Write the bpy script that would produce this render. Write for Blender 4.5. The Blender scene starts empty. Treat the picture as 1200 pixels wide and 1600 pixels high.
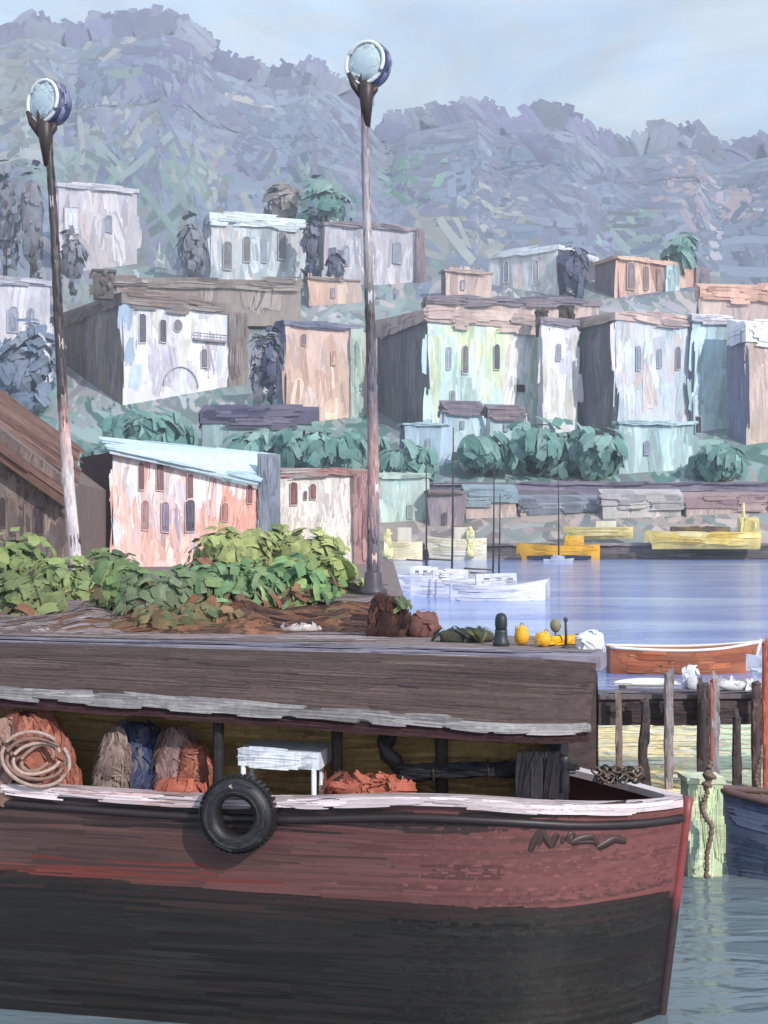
import bpy, math
import numpy as np
from mathutils import Vector

# ------------------------------------------------------------------ camera, world, sun, exposure
scn = bpy.context.scene
col = scn.collection
H, F, HOR = 4.0, 2000.0, 840.0          # eye height, focal length in photo pixels, row of the horizon
cam_d = bpy.data.cameras.new('camera')
cam = bpy.data.objects.new('camera', cam_d)
col.objects.link(cam)
cam.location = (0, 0, H)
cam.rotation_euler = (math.radians(90), 0, 0)
cam_d.sensor_fit = 'VERTICAL'
cam_d.sensor_height = 36.0
cam_d.lens = F / 1600 * 36
cam_d.shift_y = (HOR - 800) / 1600
cam_d.clip_start = 0.1
cam_d.clip_end = 30000
scn.camera = cam

SUN = Vector((0.52, -0.68, 0.52)).normalized()
EL = math.asin(SUN.z)
AZ = math.atan2(SUN.x, SUN.y)
world = bpy.data.worlds.new('World')
scn.world = world
world.use_nodes = True
wn, wl = world.node_tree.nodes, world.node_tree.links
wn.clear()
w_out = wn.new('ShaderNodeOutputWorld')
w_bg = wn.new('ShaderNodeBackground')
w_sky = wn.new('ShaderNodeTexSky')
w_sky.sky_type = 'NISHITA'
w_sky.sun_disc = False
w_sky.sun_elevation = EL
w_sky.sun_rotation = AZ
w_sky.air_density = 1.0
w_sky.dust_density = 1.5
w_bg.inputs['Strength'].default_value = 0.125
w_tc = wn.new('ShaderNodeTexCoord')
w_map = wn.new('ShaderNodeMapping')
w_map.inputs['Rotation'].default_value = (0.0, 0.5, 0.0)
w_map.inputs['Scale'].default_value = (3.0, 2.0, 7.0)
w_n = wn.new('ShaderNodeTexNoise')
w_n.inputs['Scale'].default_value = 1.6
w_n.inputs['Detail'].default_value = 5.0
w_n.inputs['Distortion'].default_value = 1.4
w_r = wn.new('ShaderNodeValToRGB')
w_r.color_ramp.elements[0].position = 0.36
w_r.color_ramp.elements[0].color = (0.62, 0.62, 0.62, 1)
w_r.color_ramp.elements[1].position = 0.64
w_r.color_ramp.elements[1].color = (0.95, 0.95, 0.95, 1)
w_mix = wn.new('ShaderNodeMixRGB')
w_mix.inputs['Color2'].default_value = (6.5, 8.0, 9.7, 1)
wl.new(w_tc.outputs['Generated'], w_map.inputs['Vector'])
wl.new(w_map.outputs['Vector'], w_n.inputs['Vector'])
wl.new(w_n.outputs['Fac'], w_r.inputs['Fac'])
wl.new(w_r.outputs['Color'], w_mix.inputs['Fac'])
w_n2 = wn.new('ShaderNodeTexNoise')
w_n2.inputs['Scale'].default_value = 2.6
w_n2.inputs['Detail'].default_value = 3.0
w_n2.inputs['Distortion'].default_value = 2.0
w_r2 = wn.new('ShaderNodeValToRGB')
w_r2.color_ramp.elements[0].position = 0.40
w_r2.color_ramp.elements[0].color = (.62, .80, 1.0, 1)
w_r2.color_ramp.elements[1].position = 0.60
w_r2.color_ramp.elements[1].color = (.69, .78, .86, 1)
w_sc = wn.new('ShaderNodeVectorMath')
w_sc.operation = 'SCALE'
w_sc.inputs['Scale'].default_value = 11.0
wl.new(w_map.outputs['Vector'], w_n2.inputs['Vector'])
wl.new(w_n2.outputs['Fac'], w_r2.inputs['Fac'])
wl.new(w_r2.outputs['Color'], w_sc.inputs[0])
wl.new(w_sc.outputs['Vector'], w_mix.inputs['Color2'])
wl.new(w_sky.outputs['Color'], w_mix.inputs['Color1'])
wl.new(w_mix.outputs['Color'], w_bg.inputs['Color'])
wl.new(w_bg.outputs['Background'], w_out.inputs['Surface'])

sun_d = bpy.data.lights.new('sun', 'SUN')
sun_d.energy = 4.0
sun_d.angle = math.radians(0.5)
sun_d.color = (1.0, 0.95, 0.88)
sun_o = bpy.data.objects.new('sun', sun_d)
col.objects.link(sun_o)
sun_o.rotation_euler = SUN.to_track_quat('Z', 'Y').to_euler()
sun_o.location = (30, -30, 60)

scn.view_settings.view_transform = 'Standard'
scn.view_settings.look = 'None'
scn.view_settings.gamma = 1.0
scn.view_settings.use_curve_mapping = False
scn.view_settings.exposure = 0.0
scn.cycles.max_bounces = 6
scn.cycles.volume_bounces = 0

rng = np.random.default_rng(7)
R = rng.random

# ------------------------------------------------------------------ helpers
def at(x, y, d):
    """photo pixel (1200x1600) at distance d -> world point"""
    return np.array([(x - 600.0) * d / F, d, H - (y - HOR) * d / F])

def lin(*c):
    c = np.array(c, float) / 255.0
    return np.where(c <= 0.04045, c / 12.92, ((c + 0.055) / 1.055) ** 2.4)

def norm(v):
    v = np.asarray(v, float)
    return v / np.maximum(np.linalg.norm(v, axis=-1, keepdims=True), 1e-9)

def pal(*cols):
    return np.array([lin(*c) for c in cols])

class MB:
    """collects geometry with a colour per vertex; build() links it as one mesh object"""
    def __init__(self):
        self.v, self.c, self.f, self.s = [], [], [], []
        self.n = 0

    def add(self, v, faces, c, smooth=False):
        v = np.asarray(v, float).reshape(-1, 3)
        c = np.asarray(c, float)
        if c.ndim == 1:
            c = np.tile(c, (len(v), 1))
        self.v.append(v)
        self.c.append(c)
        for f in faces:
            self.f.append(np.asarray(f, int)[None, :] + self.n)
            self.s.append(np.array([smooth]))
        self.n += len(v)

    def addq(self, v, q, c, smooth=False):
        v = np.asarray(v, float).reshape(-1, 3)
        self.v.append(v)
        self.c.append(np.asarray(c, float).reshape(-1, 3))
        self.f.append(np.asarray(q, int) + self.n)
        self.s.append(np.full(len(q), smooth))
        self.n += len(v)

    def hexa(self, p, c):
        """8 corners: bottom loop 0-3 (ccw from above), top loop 4-7"""
        self.add(p, [(3, 2, 1, 0), (4, 5, 6, 7), (0, 1, 5, 4), (1, 2, 6, 5), (2, 3, 7, 6), (3, 0, 4, 7)], c)

    def box(self, c0, size, c, rz=0.0, jit=0.0):
        x, y, z = np.array(size) / 2.0
        p = np.array([(-x, -y, -z), (x, -y, -z), (x, y, -z), (-x, y, -z), (-x, -y, z), (x, -y, z), (x, y, z), (-x, y, z)])
        if jit:
            p = p + (R(p.shape) - .5) * jit
        ca, sa = math.cos(rz), math.sin(rz)
        p = np.stack([p[:, 0] * ca - p[:, 1] * sa, p[:, 0] * sa + p[:, 1] * ca, p[:, 2]], 1) + np.asarray(c0)
        self.hexa(p, c)

    def obox(self, o, U, V, W, c):
        """box from corner o with edge vectors U (along), V (up), W (depth)"""
        o, U, V, W = (np.asarray(a, float) for a in (o, U, V, W))
        self.hexa(np.array([o, o + U, o + U + W, o + W, o + V, o + U + V, o + U + W + V, o + W + V]), c)

    def tube(self, path, rad, c, n=10, caps=True, jit=0.0):
        path = np.asarray(path, float)
        m = len(path)
        rad = np.broadcast_to(np.asarray(rad, float), (m,))
        t = norm(np.gradient(path, axis=0))
        ref = np.array([0, 0, 1.0]) if abs(t[0][2]) < .9 else np.array([1.0, 0, 0])
        vs = []
        a = np.arange(n) / n * 2 * np.pi
        for i in range(m):
            u = norm(np.cross(ref, t[i]))
            w = np.cross(t[i], u)
            r = rad[i] * (1 + (R(n) - .5) * jit)
            vs.append(path[i] + (np.cos(a)[:, None] * u + np.sin(a)[:, None] * w) * r[:, None])
            ref = w if abs(np.dot(w, t[min(i + 1, m - 1)])) < .95 else u
            ref = np.cross(t[i], u) * 0 + (np.array([0, 0, 1.0]) if abs(t[min(i + 1, m - 1)][2]) < .9 else np.array([1.0, 0, 0]))
        vs = np.concatenate(vs)
        fs = [(i * n + k, i * n + (k + 1) % n, (i + 1) * n + (k + 1) % n, (i + 1) * n + k) for i in range(m - 1) for k in range(n)]
        if caps:
            fs += [tuple(range(n))[::-1], tuple((m - 1) * n + k for k in range(n))]
        c = np.asarray(c, float)
        if c.ndim == 2:
            c = np.repeat(c, n, axis=0)
        self.add(vs, fs, c, True)

    def lathe(self, prof, o, axis, c, n=24, smooth=True):
        """prof: list of (radius, height) along axis from o"""
        axis = norm(axis)
        ref = np.array([0, 0, 1.0]) if abs(axis[2]) < .9 else np.array([1.0, 0, 0])
        u = norm(np.cross(ref, axis))
        w = np.cross(axis, u)
        a = np.arange(n) / n * 2 * np.pi
        vs = np.concatenate([np.asarray(o) + axis * h + (np.cos(a)[:, None] * u + np.sin(a)[:, None] * w) * r for r, h in prof])
        m = len(prof)
        fs = [(i * n + k, i * n + (k + 1) % n, (i + 1) * n + (k + 1) % n, (i + 1) * n + k) for i in range(m - 1) for k in range(n)]
        fs += [tuple(range(n))[::-1], tuple((m - 1) * n + k for k in range(n))]
        c = np.asarray(c, float)
        if c.ndim == 2:
            c = np.repeat(c, n, axis=0)
        self.add(vs, fs, c, smooth)

    def blob(self, c0, r, c, nu=14, nv=9, jit=0.08, sq=1.0):
        r = np.broadcast_to(np.asarray(r, float), (3,))
        th = np.linspace(0, np.pi, nv)
        ph = np.arange(nu) / nu * 2 * np.pi
        T, P = np.meshgrid(th, ph, indexing='ij')
        v = np.stack([np.sin(T) * np.cos(P), np.sin(T) * np.sin(P), np.cos(T)], -1)
        v = np.sign(v) * np.abs(v) ** sq
        v = v * (1 + (R(T.shape)[..., None] - .5) * jit) * r
        v[0, :] = v[0].mean(0)
        v[-1, :] = v[-1].mean(0)
        fs = [(i * nu + k, (i + 1) * nu + k, (i + 1) * nu + (k + 1) % nu, i * nu + (k + 1) % nu) for i in range(nv - 1) for k in range(nu)]
        self.add(v.reshape(-1, 3) + np.asarray(c0), fs, c, True)

    def build(self, name, mat, parent=None, **tags):
        V = np.concatenate(self.v)
        Cc = np.concatenate(self.c)
        if parent is not None:
            V = V - np.array(wloc(parent))
        cnt = np.concatenate([np.full(len(f), f.shape[1]) for f in self.f])
        loops = np.concatenate([f.ravel() for f in self.f])
        me = bpy.data.meshes.new(name)
        me.vertices.add(len(V))
        me.vertices.foreach_set('co', V.ravel().astype(np.float32))
        me.loops.add(len(loops))
        me.loops.foreach_set('vertex_index', loops.astype(np.int32))
        me.polygons.add(len(cnt))
        me.polygons.foreach_set('loop_start', np.concatenate([[0], np.cumsum(cnt)[:-1]]).astype(np.int32))
        me.polygons.foreach_set('use_smooth', np.concatenate(self.s))
        me.update(calc_edges=True)
        ca = me.color_attributes.new('Col', 'FLOAT_COLOR', 'POINT')
        ca.data.foreach_set('color', np.concatenate([np.clip(Cc, 0, 1), np.ones((len(Cc), 1))], 1).ravel().astype(np.float32))
        me.materials.append(mat)
        o = bpy.data.objects.new(name, me)
        col.objects.link(o)
        if parent is not None:
            o.parent = parent
        return tag(o, **tags)

def wloc(o):
    p = Vector((0, 0, 0))
    while o is not None:
        p = p + o.location
        o = o.parent
    return p

def tag(o, label=None, cat=None, group=None, kind=None):
    if label: o['label'] = label
    if cat: o['category'] = cat
    if group: o['group'] = group
    if kind: o['kind'] = kind
    return o

def empty(name, loc, label=None, cat=None, group=None):
    o = bpy.data.objects.new(name, None)
    o.location = Vector([float(a) for a in loc])
    o.empty_display_size = 0.2
    col.objects.link(o)
    return tag(o, label, cat, group)

# --- strokes of thick paint / plaster: ribbons made of bristle-wide strips, real relief on the surface they lie on
def pick(palette, n, jit=0.10, mixw=0.35):
    palette = np.asarray(palette, float)
    k = rng.integers(0, len(palette), n)
    k2 = rng.integers(0, len(palette), n)
    c = palette[k] * (1 - mixw * R((n, 1))) + palette[k2] * mixw * R((n, 1)) * 1.0
    return c * (1 + (R((n, 1)) - .5) * 2 * jit)

def core(n, strips, segs, L, W, rag, bend, lift, col_, cj):
    """stroke-local u (along), v (across), h (relief), colour arrays of shape (n,strips,segs+1,2)"""
    L = np.broadcast_to(np.asarray(L, float), (n,))[:, None, None, None]
    W = np.broadcast_to(np.asarray(W, float), (n,))[:, None, None, None]
    bend = np.broadcast_to(np.asarray(bend, float), (n,))[:, None, None, None]
    lift = np.broadcast_to(np.asarray(lift, float), (n,))[:, None, None, None]
    st = R((n, strips, 1, 1)) * rag
    en = R((n, strips, 1, 1)) ** 1.5 * rag * 1.4
    t = np.linspace(0, 1, segs + 1)[None, None, :, None]
    un = -.5 + st + (1 - st - en) * t
    j = np.arange(strips)
    lo = (j / strips - .5) - .03
    hi = ((j + 1) / strips - .5) + .03
    vn = np.stack([lo, hi], -1)[None, :, None, :] * np.ones((n, 1, segs + 1, 1))
    vn = vn * (1 - .22 * np.abs(2 * un) ** 3)
    u = un * L + 0 * vn
    v = vn * W + bend * L * (un ** 2 - .08)
    prof = (np.abs(2 * (j + .5) / strips - 1) ** 3)[None, :, None, None]
    h = lift * (1 + .9 * prof + .55 * R((n, strips, 1, 1))) + 0 * u
    cc = np.asarray(col_, float)[:, None, None, None, :] * (1 + (R((n, strips, 1, 1, 1)) - .5) * 2 * cj)
    cc = cc * np.ones(u.shape + (1,))
    return u, v, h, cc

def emit(mb, P, cc, n, strips, segs):
    K = (segs + 1) * 2
    base = np.arange(n * strips)[:, None] * K
    s = np.arange(segs)[None, :] * 2
    b = (base + s).reshape(-1)
    q = np.stack([b, b + 1, b + 3, b + 2], 1)
    mb.addq(P.reshape(-1, 3), q, cc.reshape(-1, 3))

def strokes(mb, uc, vc, ang, L, W, cols, S, strips=6, segs=3, rag=.22, bend=0.0, lift=.01, cj=.10):
    """strokes on a parametric surface S(u, v) -> points, normals"""
    n = len(uc)
    u, v, h, cc = core(n, strips, segs, L, W, rag, bend, lift, cols, cj)
    ca, sa = np.cos(ang)[:, None, None, None], np.sin(ang)[:, None, None, None]
    U = np.asarray(uc)[:, None, None, None] + u * ca - v * sa
    V = np.asarray(vc)[:, None, None, None] + u * sa + v * ca
    P, N = S(U, V)
    emit(mb, P + N * h[..., None], cc, n, strips, segs)

def strokes3(mb, C, A, N, L, W, cols, strips=5, segs=2, rag=.22, bend=0.0, lift=0.0, cj=.10):
    """free strokes: centres C, directions A, normals N"""
    n = len(C)
    N = norm(N)
    A = norm(A - N * np.sum(A * N, 1, keepdims=True))
    B = np.cross(N, A)
    u, v, h, cc = core(n, strips, segs, L, W, rag, bend, lift, cols, cj)
    f = lambda a: a[:, None, None, None, :]
    P = f(C) + f(A) * u[..., None] + f(B) * v[..., None] + f(N) * (h + .25 * u ** 2 / np.max(np.abs(u) + 1e-6) * -1)[..., None]
    emit(mb, P, cc, n, strips, segs)

def plane(o, U, V, Nn=None):
    o, U, V = np.asarray(o, float), norm(U), norm(V)
    Nn = np.cross(U, V) if Nn is None else np.asarray(Nn, float)
    return lambda u, v: (o + u[..., None] * U + v[..., None] * V, Nn)

def cover(mb, S, w, h, palette, L, W, ang=math.pi / 2, spread=.12, dens=2.2, over=.3, lift=.03, strips=6, segs=3, jit=.1, cj=.1, u0=0., v0=0., colfn=None, rag=.22, bend=.0):
    """lay strokes over a w x h piece of surface; they overrun its edges by a fraction of their width"""
    n = max(3, int(dens * w * h / (L * W)))
    LL = np.minimum(L * (.6 + .8 * R(n)), max(w, h) * 1.0)
    WW = W * (.6 + .8 * R(n))
    a = ang + rng.normal(0, spread, n)
    LL = np.minimum(LL, np.minimum(w / np.maximum(np.abs(np.cos(a)), .05), h / np.maximum(np.abs(np.sin(a)), .05)) + over * W)
    WW = np.minimum(WW, np.minimum(w / np.maximum(np.abs(np.sin(a)), .05), h / np.maximum(np.abs(np.cos(a)), .05)) + over * W)
    eu = np.abs(np.cos(a)) * LL / 2 + np.abs(np.sin(a)) * WW / 2 - over * W
    ev = np.abs(np.sin(a)) * LL / 2 + np.abs(np.cos(a)) * WW / 2 - over * W
    eu, ev = np.minimum(np.maximum(eu, 0), w / 2), np.minimum(np.maximum(ev, 0), h / 2)
    uc = u0 + eu + R(n) * (w - 2 * eu)
    vc = v0 + ev + R(n) * (h - 2 * ev)
    cols = pick(palette, n, jit) if colfn is None else colfn(uc, vc)
    strokes(mb, uc, vc, a, LL, WW, cols, S, strips, segs, rag, (R(n) - .5) * 2 * bend, lift * (.3 + 1.4 * R(n)), cj)

# ------------------------------------------------------------------ materials
def material(name, rough=.6, fs=40.0, amt=.25, bump=.5, bdist=.004, spec=.3, stretch=(1, 1, 1), metal=0.0):
    m = bpy.data.materials.new(name)
    m.use_nodes = True
    nt = m.node_tree
    nd, lk = nt.nodes, nt.links
    b = nd['Principled BSDF']
    b.inputs['Roughness'].default_value = rough
    b.inputs['Specular IOR Level'].default_value = spec
    b.inputs['Metallic'].default_value = metal
    a = nd.new('ShaderNodeVertexColor')
    a.layer_name = 'Col'
    tc = nd.new('ShaderNodeTexCoord')
    mp = nd.new('ShaderNodeMapping')
    mp.inputs['Scale'].default_value = stretch
    n1 = nd.new('ShaderNodeTexNoise')
    n1.inputs['Scale'].default_value = fs
    n1.inputs['Detail'].default_value = 6
    n1.inputs['Roughness'].default_value = .65
    n1.inputs['Distortion'].default_value = .6
    lk.new(tc.outputs['Object'], mp.inputs['Vector'])
    lk.new(mp.outputs['Vector'], n1.inputs['Vector'])
    mr = nd.new('ShaderNodeMapRange')
    mr.inputs['From Min'].default_value = .3
    mr.inputs['From Max'].default_value = .7
    mr.inputs['To Min'].default_value = 1 - amt
    mr.inputs['To Max'].default_value = 1 + amt
    lk.new(n1.outputs['Fac'], mr.inputs['Value'])
    mx = nd.new('ShaderNodeVectorMath')
    mx.operation = 'SCALE'
    lk.new(a.outputs['Color'], mx.inputs[0])
    lk.new(mr.outputs['Result'], mx.inputs['Scale'])
    lk.new(mx.outputs['Vector'], b.inputs['Base Color'])
    bp = nd.new('ShaderNodeBump')
    bp.inputs['Strength'].default_value = bump
    bp.inputs['Distance'].default_value = bdist
    lk.new(n1.outputs['Fac'], bp.inputs['Height'])
    lk.new(bp.outputs['Normal'], b.inputs['Normal'])
    return m

M_HULL = material('weathered_hull_paint', .45, 7, .12, .4, .003, .4, (.3, 1, 4))
M_WOOD = material('old_painted_wood', .6, 14, .28, .6, .006, .3, (1, 1, .3))
M_CLOTH = material('canvas_cloth', .85, 16, .22, .6, .006, .1)
M_RUBBER = material('tyre_rubber', .5, 22, .3, .4, .003, .4)
M_STONE = material('quay_stone', .8, 5, .30, .7, .02, .2, (.5, 1, 2.5))
M_SOIL = material('dry_soil', .95, 6, .35, .8, .03, .1)
M_LEAF = material('foliage', .7, 5, .25, .5, .02, .2)
M_METAL = material('lamp_metal', .45, 12, .3, .5, .004, .4, (1, 1, .25))
M_LENS = material('lamp_glass', .2, 5, .1, .2, .004, .5)
M_NEAR = material('plaster_near', .75, 3.2, .18, .6, .02, .2, (1, 1, .35))
M_FAR = material('plaster_far', .8, .45, .17, .6, .12, .15, (1, 1, .35))
M_HILL = material('hillside_scrub', .9, .05, .10, .5, .8, .05)
M_BUSHFAR = material('foliage_far', .85, .5, .2, .5, .12, .1)
M_BOAT = material('boat_paint', .5, 1.6, .15, .4, .02, .3, (.5, 1, 2))
M_GLASS = material('window_glass', .35, .6, .2, .3, .05, .4)
M_ROPE = material('rope', .9, 30, .3, .8, .006, .1)

# water
def water_material():
    m = bpy.data.materials.new('harbour_water')
    m.use_nodes = True
    nd, lk = m.node_tree.nodes, m.node_tree.links
    b = nd['Principled BSDF']
    b.inputs['Roughness'].default_value = .1
    b.inputs['Specular IOR Level'].default_value = .45
    b.inputs['IOR'].default_value = 1.33
    tc = nd.new('ShaderNodeTexCoord')
    mp = nd.new('ShaderNodeMapping')
    mp.inputs['Scale'].default_value = (.55, 1.5, 1)
    lk.new(tc.outputs['Object'], mp.inputs['Vector'])
    mp0 = nd.new('ShaderNodeMapping')
    mp0.inputs['Scale'].default_value = (.05, .14, 1)
    lk.new(tc.outputs['Object'], mp0.inputs['Vector'])
    n0 = nd.new('ShaderNodeTexNoise')
    n0.inputs['Scale'].default_value = 1.0
    n0.inputs['Detail'].default_value = 5
    n0.inputs['Distortion'].default_value = .8
    lk.new(mp0.outputs['Vector'], n0.inputs['Vector'])
    rp = nd.new('ShaderNodeValToRGB')          # pale reflection streaks painted into the open bay's colour
    e = rp.color_ramp.elements
    e[0].position, e[0].color = .42, (.15, .24, .62, 1)
    e[1].position, e[1].color = .70, (.44, .57, .86, 1)
    lk.new(n0.outputs['Fac'], rp.inputs['Fac'])
    sx = nd.new('ShaderNodeSeparateXYZ')
    lk.new(tc.outputs['Object'], sx.inputs['Vector'])
    mr = nd.new('ShaderNodeMapRange')          # silty, darker water inside the basin
    mr.inputs['From Min'].default_value = 16
    mr.inputs['From Max'].default_value = 42
    lk.new(sx.outputs['Y'], mr.inputs['Value'])
    mx = nd.new('ShaderNodeMixRGB')
    mx.inputs['Color1'].default_value = (.14, .18, .205, 1)
    lk.new(mr.outputs['Result'], mx.inputs['Fac'])
    lk.new(rp.outputs['Color'], mx.inputs['Color2'])
    lk.new(mx.outputs['Color'], b.inputs['Base Color'])
    n1 = nd.new('ShaderNodeTexNoise')
    n1.inputs['Scale'].default_value = 1.7
    n1.inputs['Detail'].default_value = 3
    n1.inputs['Distortion'].default_value = .5
    lk.new(mp.outputs['Vector'], n1.inputs['Vector'])
    bp = nd.new('ShaderNodeBump')
    bp.inputs['Strength'].default_value = .7
    bp.inputs['Distance'].default_value = .11
    lk.new(n1.outputs['Fac'], bp.inputs['Height'])
    lk.new(bp.outputs['Normal'], b.inputs['Normal'])
    return m
M_WATER = water_material()

# ------------------------------------------------------------------ setting: water, terrain
mb = MB()
mb.add([(-2500, -60, 0), (2500, -60, 0), (2500, 1690, 0), (-2500, 1690, 0)], [(0, 1, 2, 3)], lin(90, 110, 150))
mb.build('water', M_WATER, kind='structure')

SKYX = np.array([-900, -500, -250, -60, 0, 40, 75, 110, 150, 205, 250, 300, 330, 360, 400, 440, 480, 520, 560, 600, 635, 690, 745, 780, 800, 860, 900, 950, 1000, 1040, 1090, 1118, 1160, 1200, 1350, 1600, 2100])
SKYY = np.array([260, 160, 90, 60, 58, 42, 44, 62, 44, 42, 34, 52, 92, 104, 118, 128, 118, 132, 160, 214, 190, 178, 166, 196, 186, 178, 188, 226, 226, 212, 214, 244, 236, 226, 250, 300, 380])
SKYY = SKYY + 9 + 8 * (SKYX > 580)
DPROF = np.array([236, 262, 300, 330, 450, 700, 1500.0])

def hill_z(px, d):
    """terrain height along the ray column px at distance d"""
    ysk = np.interp(px, SKYX, SKYY)
    zt = H + (HOR - ysk) * 1500 / F
    z_at = [2.2 + 0 * zt, H + 62 * .131 + 0 * zt, H + 152 * .15 + 0 * zt, H + 205 * .165 + 0 * zt, H + 376 * .225 + 0 * zt]
    z_at.append(z_at[-1] + (zt - z_at[-1]) * .30)
    z_at.append(zt)
    z = np.array(z_at)
    out = np.zeros_like(d)
    for i in range(len(DPROF) - 1):
        m = (d >= DPROF[i]) & (d <= DPROF[i + 1])
        t = (d - DPROF[i]) / (DPROF[i + 1] - DPROF[i])
        out = np.where(m, z[i] + (z[i + 1] - z[i]) * t, out)
    out = np.where(d > 1500, zt - (d - 1500) * .5, out)
    return out

def hill_S(px, d):
    P = np.stack([(px - 600) * d / F, d, hill_z(px, d)], -1)
    e = 4.0
    dx = np.stack([e * d / F, 0 * d, hill_z(px + e, d) - hill_z(px, d)], -1)
    dd = np.stack([(px - 600) / F * 3, 3 + 0 * d, hill_z(px, d + 3) - hill_z(px, d)], -1)
    return P, norm(np.cross(dx, dd))

gx = np.linspace(-900, 2100, 301)
gd = np.concatenate([np.linspace(236, 450, 24), np.linspace(460, 1500, 40), [1560, 1700]])
PX, DD = np.meshgrid(gx, gd, indexing='ij')
P, _ = hill_S(PX, np.minimum(DD, 1499.9))
P[..., 2] -= DD / F * 2.5
P = np.stack([(PX - 600) * DD / F, DD, np.where(DD > 1500, P[..., 2] - (DD - 1500) * .6, P[..., 2])], -1)
na, nb = P.shape[:2]
q = (np.arange(na - 1)[:, None] * nb + np.arange(nb - 1)[None, :]).ravel()
mb = MB()
mb.addq(P.reshape(-1, 3), np.stack([q, q + nb, q + nb + 1, q + 1], 1), np.tile(lin(112, 122, 122), (na * nb, 1)), True)
mb.build('hills', M_HILL, kind='structure')

# scrub and rock on the hills: nobody could count it
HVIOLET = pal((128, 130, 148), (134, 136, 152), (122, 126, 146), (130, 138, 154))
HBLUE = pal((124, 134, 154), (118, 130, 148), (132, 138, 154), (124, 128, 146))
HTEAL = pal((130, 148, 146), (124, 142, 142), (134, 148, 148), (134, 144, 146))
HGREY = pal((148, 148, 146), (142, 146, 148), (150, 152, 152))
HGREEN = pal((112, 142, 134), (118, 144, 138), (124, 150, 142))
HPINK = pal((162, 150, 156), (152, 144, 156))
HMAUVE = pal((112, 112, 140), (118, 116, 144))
BLOBS = [(0, 200, 90, HGREY), (60, 120, 60, HGREY), (110, 260, 70, HTEAL), (190, 260, 70, HTEAL), (260, 330, 80, HTEAL), (180, 190, 60, HGREY),
         (20, 120, 40, HGREY), (330, 270, 50, HGREY), (350, 330, 60, HBLUE), (250, 80, 55, HMAUVE), (310, 90, 45, HMAUVE), (300, 300, 60, HTEAL),
         (420, 320, 40, HGREY), (470, 320, 60, HTEAL), (1080, 290, 55, HPINK), (1060, 240, 30, HPINK), (1010, 370, 60, HTEAL), (760, 350, 40, HGREY),
         (640, 270, 40, HGREEN), (1150, 310, 40, HPINK), (830, 205, 36, HMAUVE), (1080, 222, 26, HMAUVE), (690, 350, 40, HGREY), (60, 90, 30, HVIOLET), (150, 340, 60, HGREY), (420, 150, 50, HVIOLET)]
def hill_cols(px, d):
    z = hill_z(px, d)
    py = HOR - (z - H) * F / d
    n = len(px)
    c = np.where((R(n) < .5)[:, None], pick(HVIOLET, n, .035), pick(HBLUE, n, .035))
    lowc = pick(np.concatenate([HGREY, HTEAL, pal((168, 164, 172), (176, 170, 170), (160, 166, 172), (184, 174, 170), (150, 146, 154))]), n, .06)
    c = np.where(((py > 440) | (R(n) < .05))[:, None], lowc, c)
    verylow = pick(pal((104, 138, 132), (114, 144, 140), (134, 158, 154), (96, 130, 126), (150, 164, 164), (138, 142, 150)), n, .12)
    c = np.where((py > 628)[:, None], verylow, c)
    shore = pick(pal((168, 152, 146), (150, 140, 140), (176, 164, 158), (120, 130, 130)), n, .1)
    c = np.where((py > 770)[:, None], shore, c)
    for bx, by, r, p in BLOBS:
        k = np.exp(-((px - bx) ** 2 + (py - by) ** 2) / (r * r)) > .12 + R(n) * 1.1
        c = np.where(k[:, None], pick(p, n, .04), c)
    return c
ROWS = np.array([868, 778, 688, 635, 464, 262, 150.0])       # rough picture row of each DPROF distance, to space the scrub evenly
def scrub_S(px, row):
    dd = np.interp(-row, -ROWS, DPROF)
    P, N = hill_S(px, np.minimum(dd, 1499.0))
    return P, N
mb = MB()
n = 8200
px = rng.uniform(-420, 1620, n)
row = rng.uniform(150, 866, n)
d = np.interp(-row, -ROWS, DPROF)
cols = hill_cols(px, d)
ang = np.where(R(n) < .6, rng.normal(.78, .3, n), rng.normal(-.8, .4, n))
ang = np.where(R(n) < .25, rng.normal(0, .2, n), ang)
strokes(mb, px, row, ang, 46 + 66 * R(n), 30 + 36 * R(n), cols, scrub_S, 6, 5, .12, (R(n) - .5) * .35, d / F * (.12 + .42 * R(n)), .018)
# ragged tree tops along the skyline
n = 260
px = rng.uniform(-420, 1620, n)
d = rng.uniform(1380, 1495, n)
P, N = hill_S(px, d)
cols = np.where((R(n) < .5)[:, None], pick(HVIOLET, n, .08), pick(HMAUVE, n, .08))
A = np.stack([rng.normal(0, .7, n), 0 * d, np.ones(n)], -1)
strokes3(mb, P + np.array([0, 0, 6.0]), A, np.tile([0.1, -1, .25], (n, 1)) + (R((n, 3)) - .5) * .5, 26 + 40 * R(n), 18 + 26 * R(n), cols, 7, 3, .2, (R(n) - .5) * .4, 1.0, .05)
mb.build('scrub', M_HILL, kind='stuff', label='violet grey and teal scrub covering the steep hills', cat='vegetation')


# ------------------------------------------------------------------ houses
def ray_plane(x, y, o, nrm):
    dr = np.array([(x - 600) / F, 1.0, -(y - HOR) / F])
    c = np.array([0, 0, H])
    t = np.dot(o - c, nrm) / np.dot(dr, nrm)
    return c + dr * t

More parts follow.
